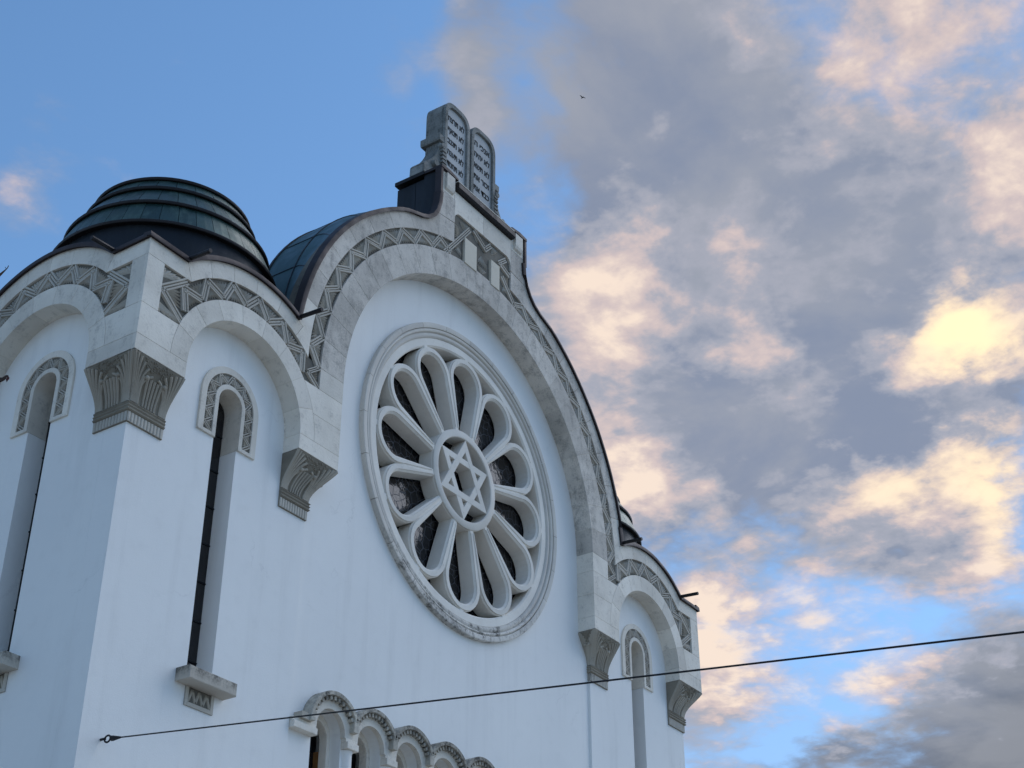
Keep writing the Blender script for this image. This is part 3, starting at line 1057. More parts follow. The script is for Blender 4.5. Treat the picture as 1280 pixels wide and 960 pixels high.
# raised centre: slanting ribs, fans and the two blank stone blocks
for A, B in (((-1.17, 17.83), (-0.42, 18.80)), ((0.10, 18.64), (-0.30, 18.86)), ((0.05, 18.62), (0.26, 18.85)), ((0.52, 18.60), (0.76, 18.82)), ((0.55, 18.62), (0.88, 18.5)), ((1.10, 17.85), (0.62, 18.36))):
    bm = bmesh.new()
    A, B = Vector((A[0], A[1] - CZ)), Vector((B[0], B[1] - CZ))
    t = (B - A).normalized()
    nn = Vector((-t.y, t.x)) * 0.04
    for k in (-1, 0, 1):
        add_bar(bm, A + nn * k, B + nn * k, 0.038, FACE0, FRZ + (0.036 if k else 0.027))
    obj_from('zigzag_rib', finish(bm, 'zigzag_rib', M['carved_rib']), cf)
for tri in (((-0.62, 18.5), (-0.88, 18.72), (-0.88, 18.32)), ((-0.52, 18.62), (-0.45, 18.88), (-0.78, 18.84)), ((-0.14, 18.6), (-0.02, 18.88), (-0.34, 18.86)),
            ((0.28, 18.62), (0.55, 18.88), (0.30, 18.88)), ((0.62, 18.4), (0.86, 18.2), (0.88, 18.48)), ((-0.7, 18.3), (-0.9, 18.05), (-0.64, 18.02)),
            ((0.70, 18.25), (0.64, 18.02), (0.9, 18.06)), ((-0.9, 18.2), (-1.0, 18.15), (-0.75, 18.1)), ((0.0, 18.55), (-0.2, 18.2), (0.2, 18.2)), ((0, 18.02), (0.2, 18.18), (-0.2, 18.18))):
    bm = bmesh.new()
    add_palmette(bm, *[(a, b - CZ) for a, b in tri], FRZ - 0.003, FRZ + 0.036, 6)
    obj_from('palmette', finish(bm, 'palmette', M['carved_leaf']), cf)
for x0, x1 in ((-0.60, -0.225), (0.235, 0.515)):
    bm = bmesh.new()
    add_prism(bm, [(x0, 17.95 - CZ), (x1, 17.95 - CZ), (x1, 18.51 - CZ), (x0, 18.51 - CZ)], FACE0, YS + 0.018, 0.006)
    obj_from('boss_block', finish(bm, 'boss_block', M['mortar']), cf)


# ------------------------------------------------------------------ corbels
def corbel(xf, flush, xflare_top, back, name='corbel', frame=((0, 0, 0), (0, 0, 0)), sides=True):
    """flared carved corbel. xf: flare side at the foot, flush: straight side, xflare_top: flare side at the top, back: y of its rear"""
    sg = 1 if xf > flush else -1
    y0 = -(T + 0.022)
    fx = (xflare_top - xf)
    fy = YS - 0.006 + y0
    z_n, z_t = ZC + 0.155, ZC + 0.30
    N1, N2 = 14, 14

    def prof(t):
        s = t * t * (3 - 2 * t)
        return 0.55 * s + 0.45 * t ** 2.2

    def pt(s, z, h=0.0):
        """s 0..1 along the front from the straight side, 1..2 along the flank"""
        t = min(max((z - z_t) / (ZS - 0.004 - z_t), 0), 1)
        o = prof(t)
        yy = y0 - o * fy * 1.0
        yy = y0 - o * (YS - 0.006 + y0)
        xx = xf + fx * o * 0.99
        if s <= 1:
            return Vector((flush + (xx - flush) * s, yy - h, z))
        return Vector((xx + sg * h, yy + (back - yy) * (s - 1), z))
    zs = [(ZC, 0.0), (z_n - 0.004, 0.006), (z_n, 0.02), (z_n + 0.018, 0.034), (z_n + 0.036, 0.02), (z_n + 0.048, 0.02), (z_n + 0.066, 0.036), (z_n + 0.084, 0.02), (z_n + 0.096, 0.02),
          (z_n + 0.114, 0.036), (z_n + 0.132, 0.02), (z_t, 0.0)] + [(z_t + (ZS - 0.004 - z_t) * k / 12, 0.0) for k in range(1, 13)]
    bm = bmesh.new()
    loops = []
    for z, h in zs:
        lp = [pt(i / N1, z, h) for i in range(N1)]
        c = pt(1, z, h)
        c2 = pt(1.0001, z, h)
        lp.append(Vector((c2.x, c.y, z)))
        lp += [pt(1 + (i + 1) / N2, z, h) for i in range(N2)]
        lp.append(Vector((flush, back, z)))
        loops.append([bm.verts.new(p) for p in lp])
    n = len(loops[0])
    for a, b in zip(loops[:-1], loops[1:]):
        for k in range(n):
            bm.faces.new((a[k], a[(k + 1) % n], b[(k + 1) % n], b[k]))
    bm.faces.new(loops[0])
    bm.faces.new(loops[-1])
    body = obj_from(name, finish(bm, name, M['corbel'], True), temple, *frame)
    # flutes of the foot
    for s0 in ((0.0, 1.0) if sides else (0.0,)):
        bm = bmesh.new()
        k = 11
        for i in range(k):
            a, b = s0 + (i + 0.05) / k, s0 + (i + 0.95) / k
            q = [pt(min(max(s, s0 + 1e-4), s0 + 1 - 1e-4) if s0 == 0 else max(s, 1.0002), z, h) for z in (ZC + 0.004, z_n - 0.012) for s, h in ((a, 0.003), ((a * 3 + b) / 4, 0.014), ((a + 3 * b) / 4, 0.014), (b, 0.003))]
            v = [bm.verts.new(p) for p in q]
            for j in range(3):
                bm.faces.new((v[j], v[j + 1], v[j + 5], v[j + 4]))
            bm.faces.new(v[0:4])
            bm.faces.new(v[4:8])
        obj_from('fluted_band', finish(bm, 'fluted_band', M['carved_rib']), body)
    # leaves, flutes and volutes of the bell
    H = ZS - 0.004 - z_t

    def tube(bm, ctrl, r0, r1, n=9, hh=0.006):
        pts = []
        for i in range(n):
            u = i / (n - 1)
            (s0, t0), (s1, t1), (s2, t2) = ctrl
            s = (1 - u) ** 2 * s0 + 2 * u * (1 - u) * s1 + u * u * s2
            t = (1 - u) ** 2 * t0 + 2 * u * (1 - u) * t1 + u * u * t2
            pts.append(pt(s, z_t + H * t, hh))
        add_tube(bm, pts, [r0 + (r1 - r0) * i / (n - 1) for i in range(n)], 6)
    for base in ((0.0, 1.0) if sides else (0.0,)):
        lo, hi = base + 0.001, base + 0.999
        for edge, d in ((hi, -1), (lo, 1)):
            bm = bmesh.new()
            for i in range(6):
                e = 0.02 + 0.028 * i
                tipS = 0.015 + 0.055 * i + 0.006 * i * i
                tipT = 0.985 - 0.012 * i * i
                tube(bm, ((edge + d * e, 0.0), (edge + d * (e + 0.01), 0.55), (edge + d * tipS, max(tipT, 0.6))), 0.015, 0.028 - 0.0015 * i)
            obj_from('acanthus_leaf', finish(bm, 'acanthus_leaf', M['corbel_leaf'], True), body)
            bm = bmesh.new()
            c = edge + d * 0.27
            tube(bm, ((edge + d * 0.20, 0.0), (edge + d * 0.19, 0.45), (c, 0.62)), 0.016, 0.024)
            bmesh.ops.create_icosphere(bm, subdivisions=2, radius=0.032, matrix=Matrix.Translation(pt(c + d * 0.03, z_t + H * 0.60, 0.03)))
            obj_from('volute', finish(bm, 'volute', M['corbel_leaf'], True), body)
        bm = bmesh.new()
        for i in range(5):
            s = base + 0.34 + 0.08 * i
            tube(bm, ((s, 0.0), (s, 0.3), (s, 0.62)), 0.016, 0.027)
        obj_from('bell_flute', finish(bm, 'bell_flute', M['corbel_leaf'], True), body)
        # pitted ground between the leaves
        bm = bmesh.new()
        rnd = random.Random(3)
        for i in range(70):
            s = base + 0.22 + 0.56 * rnd.random()
            t = 0.72 + 0.27 * rnd.random()
            bmesh.ops.create_icosphere(bm, subdivisions=1, radius=0.010 + 0.008 * rnd.random(), matrix=Matrix.Translation(pt(s, z_t + H * t, 0.0)))
        o = obj_from('pitted_ground', finish(bm, 'pitted_ground', M['corbel']), body)
        o['kind'] = 'stuff'
    return body


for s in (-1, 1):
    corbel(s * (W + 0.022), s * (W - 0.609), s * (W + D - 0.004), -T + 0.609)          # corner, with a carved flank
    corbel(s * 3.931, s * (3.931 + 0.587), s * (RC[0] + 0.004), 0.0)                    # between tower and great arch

# ------------------------------------------------------------------ slit windows
def slit(loc, rot):
    o = T
    zf = 11.93
    W0, W1, W2, W3 = 0.225, 0.300, 0.465, 0.570

    def leg(r, z0=zf):
        return [(-r, z0)] + arc(0, TZ, r, 180, 0, 24) + [(r, z0)]
    win = obj_from('slit_window', plate('slit_window', leg(W3) + leg(W0)[::-1], [], o - 0.30, o + 0.010, M['lime']), temple, loc, rot)
    ring = leg(W3) + leg(W2)[::-1]
    bm = bmesh.new()
    # borders: outer fillet, inner fillet, foot
    add_prism(bm, leg(W3) + leg(W2, zf)[::-1], o + 0.0101, o + 0.034, 0.004)
    obj_from('window_border', finish(bm, 'window_border', M['lime']), win)
    bm = bmesh.new()
    add_prism(bm, leg(W1) + leg(W0 + 0.002)[::-1], o + 0.0101, o + 0.034, 0.004)
    obj_from('window_border', finish(bm, 'window_border', M['lime']), win)
    for s in (-1, 1):
        bm = bmesh.new()
        add_prism(bm, [(s * W1, zf), (s * W2, zf), (s * W2, zf + 0.05), (s * W1, zf + 0.05)], o + 0.0101, o + 0.0335)
        obj_from('window_border', finish(bm, 'window_border', M['lime']), win)
    # sunk ground and zigzag
    bm = bmesh.new()
    ground = leg(W2 - 0.003, zf + 0.05) + leg(W1 + 0.003, zf + 0.05)[::-1]
    add_prism(bm, ground, o + 0.0102, o + 0.0125)
    obj_from('frieze', finish(bm, 'frieze', M['carve']), win)
    bm = bmesh.new()
    bl = bmesh.new()
    Lx = TZ - zf - 0.05
    path_len = 2 * Lx + pi * 0.38
    nz = 11

    def at(u, k):
        d = u * path_len
        r = W1 + 0.012 + (W2 - W1 - 0.024) * k
        if d < Lx:
            return (-r, zf + 0.05 + d)
        if d > path_len - Lx:
            return (r, zf + 0.05 + path_len - d)
        a = pi - (d - Lx) / 0.38
        return (r * cos(a), TZ + r * sin(a))
    for i in range(nz):
        u0, u1, u2 = i / nz, (i + 0.5) / nz, (i + 1) / nz
        for a, b in (((u0, 0), (u1, 1)), ((u1, 1), (u2, 0))):
            A, B = Vector(at(*a)), Vector(at(*b))
            n = Vector((-(B - A).y, (B - A).x)).normalized() * 0.017
            add_bar(bm, A + n, B + n, 0.022, o + 0.0126, o + 0.030)
            add_bar(bm, A - n, B - n, 0.022, o + 0.0126, o + 0.030)
        add_palmette(bl, at(u1, 0.85), at(u0 + 0.2 / nz, 0), at(u2 - 0.2 / nz, 0), o + 0.0126, o + 0.032, 3)
        if i < nz - 1:
            add_palmette(bl, at(u2, 0.15), at(u2 + 0.3 / nz, 1), at(u2 - 0.3 / nz, 1), o + 0.0126, o + 0.032, 3)
    obj_from('carved_zigzag', finish(bm, 'carved_zigzag', M['carved_rib']), win)
    obj_from('carved_leaves', finish(bl, 'carved_leaves', M['carved_leaf']), win)
    # pane with iron bars
    bm = bmesh.new()
    add_prism(bm, [(-0.222, SL_B)] + arc(0, TZ, 0.222, 180, 0, 16) + [(0.222, SL_B)], o - 0.325, o - 0.305)
    obj_from('pane', finish(bm, 'pane', M['black']), win)
    for k in range(7):
        z = SL_B + 0.3 + k * 0.56
        bm = bmesh.new()
        add_box(bm, -0.22, 0.22, -(o - 0.29), -(o - 0.304), z, z + 0.018)
        obj_from('glazing_bar', finish(bm, 'glazing_bar', M['steel']), win)
    # sill and the small carved panel under it
    bm = bmesh.new()
    add_prism(bm, [(-0.40, 8.375), (0.46, 8.375), (0.46, 8.548), (-0.40, 8.548)], o - 0.05, o + 0.245, 0.012)
    obj_from('window_sill', finish(bm, 'window_sill', M['sill']), win)
    px = 0.04
    pz0, pz1 = 8.125, 8.373
    bm = bmesh.new()
    add_prism(bm, [(px - 0.25, pz0), (px + 0.25, pz0), (px + 0.25, pz1), (px - 0.25, pz1)], o - 0.01, o + 0.006)
    sp = obj_from('sill_panel', finish(bm, 'sill_panel', M['carve']), win)
    bm = bmesh.new()
    b = 0.05
    for pl in ([(px - 0.25, pz0), (px + 0.25, pz0), (px + 0.25, pz0 + b), (px - 0.25, pz0 + b)],
               [(px - 0.25, pz0 + b), (px - 0.25 + b, pz0 + b), (px - 0.25 + b, pz1), (px - 0.25, pz1)],
               [(px + 0.25 - b, pz0 + b), (px + 0.25, pz0 + b), (px + 0.25, pz1), (px + 0.25 - b, pz1)]):
        add_prism(bm, pl, o + 0.0061, o + 0.022)
    obj_from('window_border', finish(bm, 'window_border', M['carved_rib']), win)
    bm = bmesh.new()
    for i in range(3):
        x = px - 0.19 + 0.127 * i
        for A, B in (((x, pz0 + 0.06), (x + 0.0635, pz1 - 0.03)), ((x + 0.0635, pz1 - 0.03), (x + 0.127, pz0 + 0.06))):
            add_bar(bm, A, B, 0.045, o + 0.0061, o + 0.018)
    obj_from('carved_zigzag', finish(bm, 'carved_zigzag', M['corbel_leaf']), win)


slit((-TX, 0, 0), (0, 0, 0))
slit((TX, 0, 0), (0, 0, 0))
slit((-SIDE_X, SIDE_Y, 0), (0, 0, -pi / 2))
slit((SIDE_X, SIDE_Y, 0), (0, 0, pi / 2))

# ------------------------------------------------------------------ rose window
rose = bpy.data.objects.new('rose_window', None)
rose.location = (0, 0, ZR)
link(rose, temple)
PO = 0.02                                            # front face of the tracery


def lathe_ring(name, prof, mat, seg=128, a0=0, a1=360, parent=rose):
    """ring about the y axis; prof = (radius, outwards) closed section"""
    full = abs(a1 - a0) >= 359.9
    bm = bmesh.new()
    rings = []
    cnt = seg if full else seg + 1
    for k in range(cnt):
        a = radians(a0 + (a1 - a0) * k / seg)
        rings.append([bm.verts.new((r * cos(a), -o, r * sin(a))) for r, o in prof])
    n = len(prof)
    for k in range(seg):
        A, B = rings[k], rings[(k + 1) % cnt]
        for j in range(n):
            bm.faces.new((A[j], A[(j + 1) % n], B[(j + 1) % n], B[j]))
    if not full:
        bm.faces.new(rings[0])
        bm.faces.new(rings[-1])
    return obj_from(name, finish(bm, name, mat, True), parent)


# outer frame in segments
for i in range(24):
    lathe_ring('ring_stone', [(2.725, -0.02), (2.725, 0.085), (2.745, 0.094), (2.81, 0.094), (2.82, 0.084), (2.82, -0.02)], M['rosering'], 6, i * 15 + 0.09, i * 15 + 14.91)
lathe_ring('ring_moulding', [(2.655, -0.02), (2.655, 0.045), (2.665, 0.07), (2.69, 0.082), (2.712, 0.07), (2.722, 0.05), (2.722, -0.02)], M['rosering'])
lathe_ring('ring_moulding', [(2.555, -0.02), (2.555, 0.02), (2.575, 0.045), (2.60, 0.054), (2.63, 0.045), (2.652, 0.03), (2.652, -0.02)], M['rosering'])

# tracery plate: twelve lobed openings, hub and spandrels
rcp, rho, fw = 1.90, 0.365, 0.118


def petal(i):
    """opening outline: lobe at the outside, narrowing towards the hub"""
    a = radians(30 * i)
    e1, e2 = Vector((cos(a), sin(a))), Vector((-sin(a), cos(a)))
    pts = []
    for k in range(13):
        th = radians(-97 + 194 * k / 12)
        pts.append((rcp + rho * cos(th), rho * sin(th)))
    hw = 0.165
    r0 = 0.905
    inner = []
    for k in range(5):
        v = hw - 2 * hw * k / 4
        inner.append((sqrt(r0 * r0 - v * v), v))
    pts = pts + inner
    return [tuple(e1 * p[0] + e2 * p[1]) for p in pts]


def spandrel(i):
    """three-cornered eye between two lobes and the ring"""
    a = 30 * i + 15
    R0 = 2.392
    ro = rho + fw + 0.012
    th = radians(15)
    c = Vector((rcp * cos(th), -rcp * sin(th)))
    # points of one flank: on the circle round the lower lobe from the inner cusp to the ring
    pts = []
    # inner cusp where the two lobe borders meet on the axis
    yc = rcp * sin(th)
    xi = rcp * cos(th) + sqrt(max(ro * ro - (yc) ** 2, 0)) if ro > yc else rcp * cos(th)
    al0 = atan2(0 + yc, xi - c.x)
    p = []
    for k in range(40):
        al = al0 - (al0 + radians(30)) * k / 39
        q = c + Vector((cos(al), sin(al))) * ro
        if q.length > R0 - 0.0005:
            break
        p.append(q)
    last = p[-1]
    be = atan2(last.y, last.x)
    arcp = [Vector((R0 * cos(be + (-be - be) * k / 8), R0 * sin(be + (-2 * be) * k / 8))) for k in range(9)]
    up = [Vector((q.x, -q.y)) for q in p[::-1]]
    out = p + arcp + up[:-1]
    ca, sa = cos(radians(a)), sin(radians(a))
    return [(q.x * ca - q.y * sa, q.x * sa + q.y * ca) for q in out]


holes = [petal(i) for i in range(12)] + [spandrel(i) for i in range(12)] + [circle(0, 0, 0.770, 48)]
obj_from('tracery', plate('tracery', circle(0, 0, 2.575, 120), holes, -0.30, PO, M['rose'], 0.028), rose)
# raised borders round every lobe
for i in range(12):
    a = radians(30 * i)
    e1, e2 = Vector((cos(a), sin(a))), Vector((-sin(a), cos(a)))
    inn = [(rcp + (rho + 0.033) * cos(radians(-97 + 194 * k / 16)), (rho + 0.033) * sin(radians(-97 + 194 * k / 16))) for k in range(17)]
    out = [(rcp + (rho + fw) * cos(radians(-97 + 194 * k / 16)), (rho + fw - 0.003) * sin(radians(-97 + 194 * k / 16))) for k in range(17)]
    ii = [(0.925, -0.20)] + inn + [(0.925, 0.20)]
    oo = [(0.925, -0.222)] + out + [(0.925, 0.222)]
    pl = [tuple(e1 * p[0] + e2 * p[1]) for p in oo + ii[::-1]]
    slab_obj('lobe_border', pl, PO - 0.004, PO + 0.014, M['rose'], rose, chamfer=0.004)
# hub and star
lathe_ring('hub', [(0.762, -0.20), (0.762, 0.03), (0.775, 0.042), (0.885, 0.042), (0.90, 0.03), (0.90, -0.2)], M['rose'], 72)
tri_r, tri_w = 0.775, 0.122


def tri_bar(off):
    ro_ = tri_r
    ri = tri_r - 2 * tri_w
    o = [(ro_ * cos(radians(off + 120 * k)), ro_ * sin(radians(off + 120 * k))) for k in range(3)]
    i = [(ri * cos(radians(off + 120 * k)), ri * sin(radians(off + 120 * k))) for k in range(3)]
    return o, i


for k, off in enumerate((90, 30)):
    o, i = tri_bar(off)
    obj_from('star_triangle', plate('star_triangle', o, [i], -0.24, PO + 0.010 - 0.004 * k, M['rose'], 0.006), rose)
# glass
for i in range(12):
    a = 30 * i
    pl = [(0.78 * cos(radians(a - 14.9)), 0.78 * sin(radians(a - 14.9)))] + arc(0, 0, 2.5, a - 14.9, a + 14.9, 6) + [(0.78 * cos(radians(a + 14.9)), 0.78 * sin(radians(a + 14.9)))]
    slab_obj('pane', pl, -0.34, -0.315, M['glass'], rose)
slab_obj('pane', circle(0, 0, 0.78, 40), -0.30, -0.27, M['glass'], rose)

# ------------------------------------------------------------------ row of small arched windows
APO = 0.085
lowz = 6.4
Hr = 0.50
dxh = 0.445
zmeet = AZ + sqrt(Hr ** 2 - dxh ** 2)
base_z = AZ - 0.02
outer = [(-3.62, base_z), (-3.62, AZ)] if False else []
prof_top = []
for k, x in enumerate(ARC_X):
    a0 = 180 - degrees(asin((zmeet - AZ) / Hr)) if k else 180
    a1 = degrees(asin((zmeet - AZ) / Hr)) if k < 7 else 0
    prof_top += arc(x, AZ, Hr - 0.06, 180 - 25 if k else 180, 25 if k < 7 else 0, 18)
outer = [(ARC_X[0] - Hr + 0.06, base_z)] + prof_top + [(ARC_X[-1] + Hr - 0.06, base_z)]
bot = []
for x in reversed(ARC_X):
    bot += [(x + AH - 0.012, base_z)] + arc(x, AZ, AH - 0.012, 0, 180, 16) + [(x - AH + 0.012, base_z)]
bm = bmesh.new()
add_prism(bm, clean(outer + bot), 0.0, APO)
arcade = obj_from('window_arcade', finish(bm, 'window_arcade', M['lime']), temple)
for k, x in enumerate(ARC_X):
    a0 = 180 - degrees(asin((zmeet - AZ) / Hr)) if k else 182
    a1 = degrees(asin((zmeet - AZ) / Hr)) if k < 7 else -2
    bm = bmesh.new()
    add_prism(bm, arc(x, AZ, Hr + 0.035, a0, a1, 20) + arc(x, AZ, Hr - 0.025, a1, a0, 20), 0.0, APO + 0.10, 0.006)
    hd = obj_from('hood', finish(bm, 'hood', M['hood']), arcade)
    bm = bmesh.new()
    nd = 13
    for j in range(nd):
        c = a0 + (a1 - a0) * (j + 0.5) / nd
        h = (a0 - a1) / nd * 0.28
        add_prism(bm, arc(x, AZ, Hr - 0.028, c + h, c - h, 1) + arc(x, AZ, Hr - 0.085, c - h, c + h, 1), APO - 0.01, APO + 0.07)
    obj_from('dentils', finish(bm, 'dentils', M['hood']), hd)
for k in range(9):
    x = -3.115 - 0.445 + 0.89 * k
    # hood foot, impost, column
    w = 0.125
    ex = 0.14 if k in (0, 8) else 0.0
    s = -1 if k == 0 else 1
    bm = bmesh.new()
    x0, x1 = x - w, x + w
    if k == 0:
        x0 -= 0.24
    if k == 8:
        x1 += 0.24
    add_prism(bm, [(x0, AZ - 0.17), (x1, AZ - 0.17), (x1 + 0.0, AZ - 0.075), (x0, AZ - 0.075)], -0.28, APO + 0.045, 0.006)
    add_prism(bm, [(x0, AZ - 0.072), (x1, AZ - 0.072), (x1, AZ - 0.021), (x0, AZ - 0.021)], -0.25, APO + 0.012)
    imp = obj_from('impost', finish(bm, 'impost', M['lime']), arcade)
    bm = bmesh.new()
    if 0 < k < 8:
        add_box(bm, x - 0.05, x + 0.05, -APO - 0.09, -APO + 0.01, zmeet - 0.16, zmeet + 0.04)
        obj_from('hood_foot', finish(bm, 'hood_foot', M['hood']), arcade)
        bm = bmesh.new()
        add_lathe(bm, [(0.115, AZ - 0.175), (0.085, AZ - 0.24), (0.085, lowz + 0.2), (0.12, lowz)], x, 0.02, 20)
        obj_from('column', finish(bm, 'column', M['plaster'], True), arcade)
    elif k == 0:
        add_box(bm, x - 0.24, x - 0.05, -APO - 0.07, 0.0, AZ - 0.018, AZ + 0.075)
        obj_from('hood_foot', finish(bm, 'hood_foot', M['hood']), arcade)
    else:
        bm.free()
for k, x in enumerate(ARC_X):
    # inner arch, wooden frame, pane
    fr = [(x - AH, lowz)] + arc(x, AZ, AH - 0.0, 180, 0, 16) + [(x + AH, lowz)]
    inn = [(x - AH + 0.07, lowz)] + arc(x, AZ - 0.03, AH - 0.07, 180, 0, 16) + [(x + AH - 0.07, lowz)]
    bm = bmesh.new()
    add_prism(bm, fr + inn[::-1], -0.33, -0.19, 0.006)
    ia = obj_from('inner_arch', finish(bm, 'inner_arch', M['lime']), arcade)
    bm = bmesh.new()
    add_prism(bm, fr, -0.47, -0.45)
    obj_from('pane', finish(bm, 'pane', M['black']), arcade)
    fr2 = [(x - AH, lowz)] + arc(x, AZ - 0.03, AH - 0.005, 180, 0, 16) + [(x + AH, lowz)]
    bm = bmesh.new()
    add_box(bm, x - AH - 0.02, x - AH + 0.05, 0.345, 0.445, lowz, AZ - 0.15)
    add_box(bm, x + AH - 0.05, x + AH + 0.02, 0.345, 0.445, lowz, AZ - 0.15)
    obj_from('window_frame', finish(bm, 'window_frame', M['wood']), arcade)


# ------------------------------------------------------------------ domes
def dome(cx, cy):
    root = bpy.data.objects.new('dome', None)
    root.location = (cx, cy, 0)
    link(root, temple)
    tiers = [(1.745, 15.30, 1.545, 15.70), (1.58, 15.785, 1.30, 16.15), (1.34, 16.225, 1.20, 16.41)]
    lips = [(1.765, 15.235), (1.60, 15.72), (1.36, 16.17), (1.25, 16.43)]
    bm = bmesh.new()
    add_lathe(bm, [(1.68, 13.5), (1.68, 15.25), (1.66, 15.34), (1.47, 15.74), (1.50, 15.80), (1.24, 16.15), (1.24, 16.22), (1.10, 16.44), (0.98, 16.58), (0.55, 16.80), (0.12, 16.88)], n=64)
    obj_from('dome_core', finish(bm, 'dome_core', M['drum'], True), root)
    for r, z in lips:
        bm = bmesh.new()
        n = 72
        prof = [(r - 0.16, z - 0.012), (r - 0.01, z - 0.012), (r, z), (r, z + 0.032), (r - 0.02, z + 0.05), (r - 0.16, z + 0.085)]
        rings = [[bm.verts.new((a * cos(2 * pi * k / n), a * sin(2 * pi * k / n), b)) for a, b in prof] for k in range(n)]
        for k in range(n):
            A, B = rings[k], rings[(k + 1) % n]
            for j in range(6):
                bm.faces.new((A[j], A[(j + 1) % 6], B[(j + 1) % 6], B[j]))
        obj_from('dome_lip', finish(bm, 'dome_lip', M['lip'], True), root)
    for (r0, z0, r1, z1), cnt in zip(tiers, (40, 34, 28)):
        bm = bmesh.new()
        h = 2 * pi / cnt * 0.485
        th = 0.015
        nn = 2
        vs = []
        for dr in (0.0, th):
            row = []
            for k in range(nn + 1):
                a = -h + 2 * h * k / nn
                row.append((bm.verts.new(((r0 + dr - 0.012) * cos(a), (r0 + dr - 0.012) * sin(a), z0 - 0.02)), bm.verts.new(((r1 + dr - 0.012) * cos(a), (r1 + dr - 0.012) * sin(a), z1 + 0.02))))
            vs.append(row)
        for k in range(nn):
            bm.faces.new((vs[1][k][0], vs[1][k + 1][0], vs[1][k + 1][1], vs[1][k][1]))
            bm.faces.new((vs[0][k][0], vs[0][k + 1][0], vs[0][k + 1][1], vs[0][k][1]))
            bm.faces.new((vs[0][k][0], vs[0][k + 1][0], vs[1][k + 1][0], vs[1][k][0]))
            bm.faces.new((vs[0][k][1], vs[0][k + 1][1], vs[1][k + 1][1], vs[1][k][1]))
        for k in (0, nn):
            bm.faces.new((vs[0][k][0], vs[0][k][1], vs[1][k][1], vs[1][k][0]))
        me = finish(bm, 'dome_panel', M['copper'])
        for k in range(cnt):
            obj_from('dome_panel', me, root, rot=(0, 0, 2 * pi * (k + 0.3) / cnt))
    # flat roof round the drum
    return root


DOME_C = (TX - 0.02, SIDE_Y)
dome(-DOME_C[0], DOME_C[1])
dome(DOME_C[0], DOME_C[1])
for s in (-1, 1):
    x0, x1 = sorted((s * (TX - CO + 0.1), s * (W - 0.05)))
    box_obj('tower_roof', x0, x1, 0.01, SIDE_Y + 1.95, 13.62, 13.72, M['drum'], temple)

# ------------------------------------------------------------------ vaulted roof behind the great gable
vroof = bpy.data.objects.new('vault_roof', None)
link(vroof, temple)


def vz(th, y):
    """point of the vault, th from the vertical"""
    c, q = cos(th), sin(th)
    r1 = min(4.10, 3.42 / max(c, 0.05))
    p1 = Vector((r1 * q, y, 15.0 + r1 * c))
    p0 = Vector((4.77 * q, y, CZ + 4.77 * c))
    u = min(max((y + YS - 0.09) / 0.92, 0), 1)
    u = 1 - (1 - u) ** 1.6
    return p0 + (p1 - p0) * u


ys = [-YS + 0.09, 0.65, 1.34]
def core_pt(th, q, y):
    r = min(q, 3.42 * q / 4.10 / max(cos(th), 0.05))
    return (r * sin(th), y, 15.0 + r * cos(th))


ths = [radians(a) for a in (-92, -83, -71.6, -58, -44, -30, -15, 15, 30, 44, 58, 71.6, 83, 92)]
for ya, yb in zip(ys[:-1], ys[1:]):
    for ta, tb in zip(ths[:-1], ths[1:]):
        bm = bmesh.new()
        g = 0.006
        n = 6
        a0, a1 = ta + g / 4.8, tb - g / 4.8
        ny = 5
        yy = [ya + g + (yb - ya - 2 * g) * j / ny for j in range(ny + 1)]
        rows, low = [], []
        for k in range(n + 1):
            th = a0 + (a1 - a0) * k / n
            rows.append([bm.verts.new(vz(th, y)) for y in yy])
            low.append([bm.verts.new(vz(th, y) - Vector((sin(th), 0, cos(th))) * 0.03) for y in yy])
        for k in range(n):
            for j in range(ny):
                bm.faces.new((rows[k][j], rows[k][j + 1], rows[k + 1][j + 1], rows[k + 1][j]))
            bm.faces.new((rows[k][0], rows[k + 1][0], low[k + 1][0], low[k][0]))
            bm.faces.new((rows[k][-1], rows[k + 1][-1], low[k + 1][-1], low[k][-1]))
        for k in (0, n):
            for j in range(ny):
                bm.faces.new((rows[k][j], rows[k][j + 1], low[k][j + 1], low[k][j]))
        obj_from('roof_sheet', finish(bm, 'roof_sheet', M['vault'], True), vroof)
bm = bmesh.new()
for y0, y1, r, ri in ((0.62, 1.33, 4.03, 3.5), (1.33, 1.38, 4.12, 0.0)):
    sec4 = []
    for y in (y0, y1):
        for q in (r, ri):
            sec4.append([bm.verts.new(core_pt(radians(-106 + 212 * k / 60), q, y)) for k in range(61)])
    a_, b_, c_, d_ = sec4
    for u_, v_ in ((a_, b_), (b_, d_), (d_, c_), (c_, a_)):
        for k in range(60):
            bm.faces.new((u_[k], u_[k + 1], v_[k + 1], v_[k]))
    for k in (0, 60):
        bm.faces.new((a_[k], b_[k], d_[k], c_[k]))
bmesh.ops.remove_doubles(bm, verts=bm.verts, dist=1e-5)
obj_from('roof_core', finish(bm, 'roof_core', M['drum']), vroof)
# standing seams along the joints
bm = bmesh.new()
for y in ys[1:2]:
    add_tube(bm, [vz(radians(-92 + 184 * k / 60), y) for k in range(61)], 0.016, 5)
for th in ths[1:-1]:
    add_tube(bm, [vz(th, ys[0] + (ys[-1] - ys[0]) * j / 10) for j in range(11)], 0.012, 5)
obj_from('standing_seam', finish(bm, 'standing_seam', M['drum']), vroof)

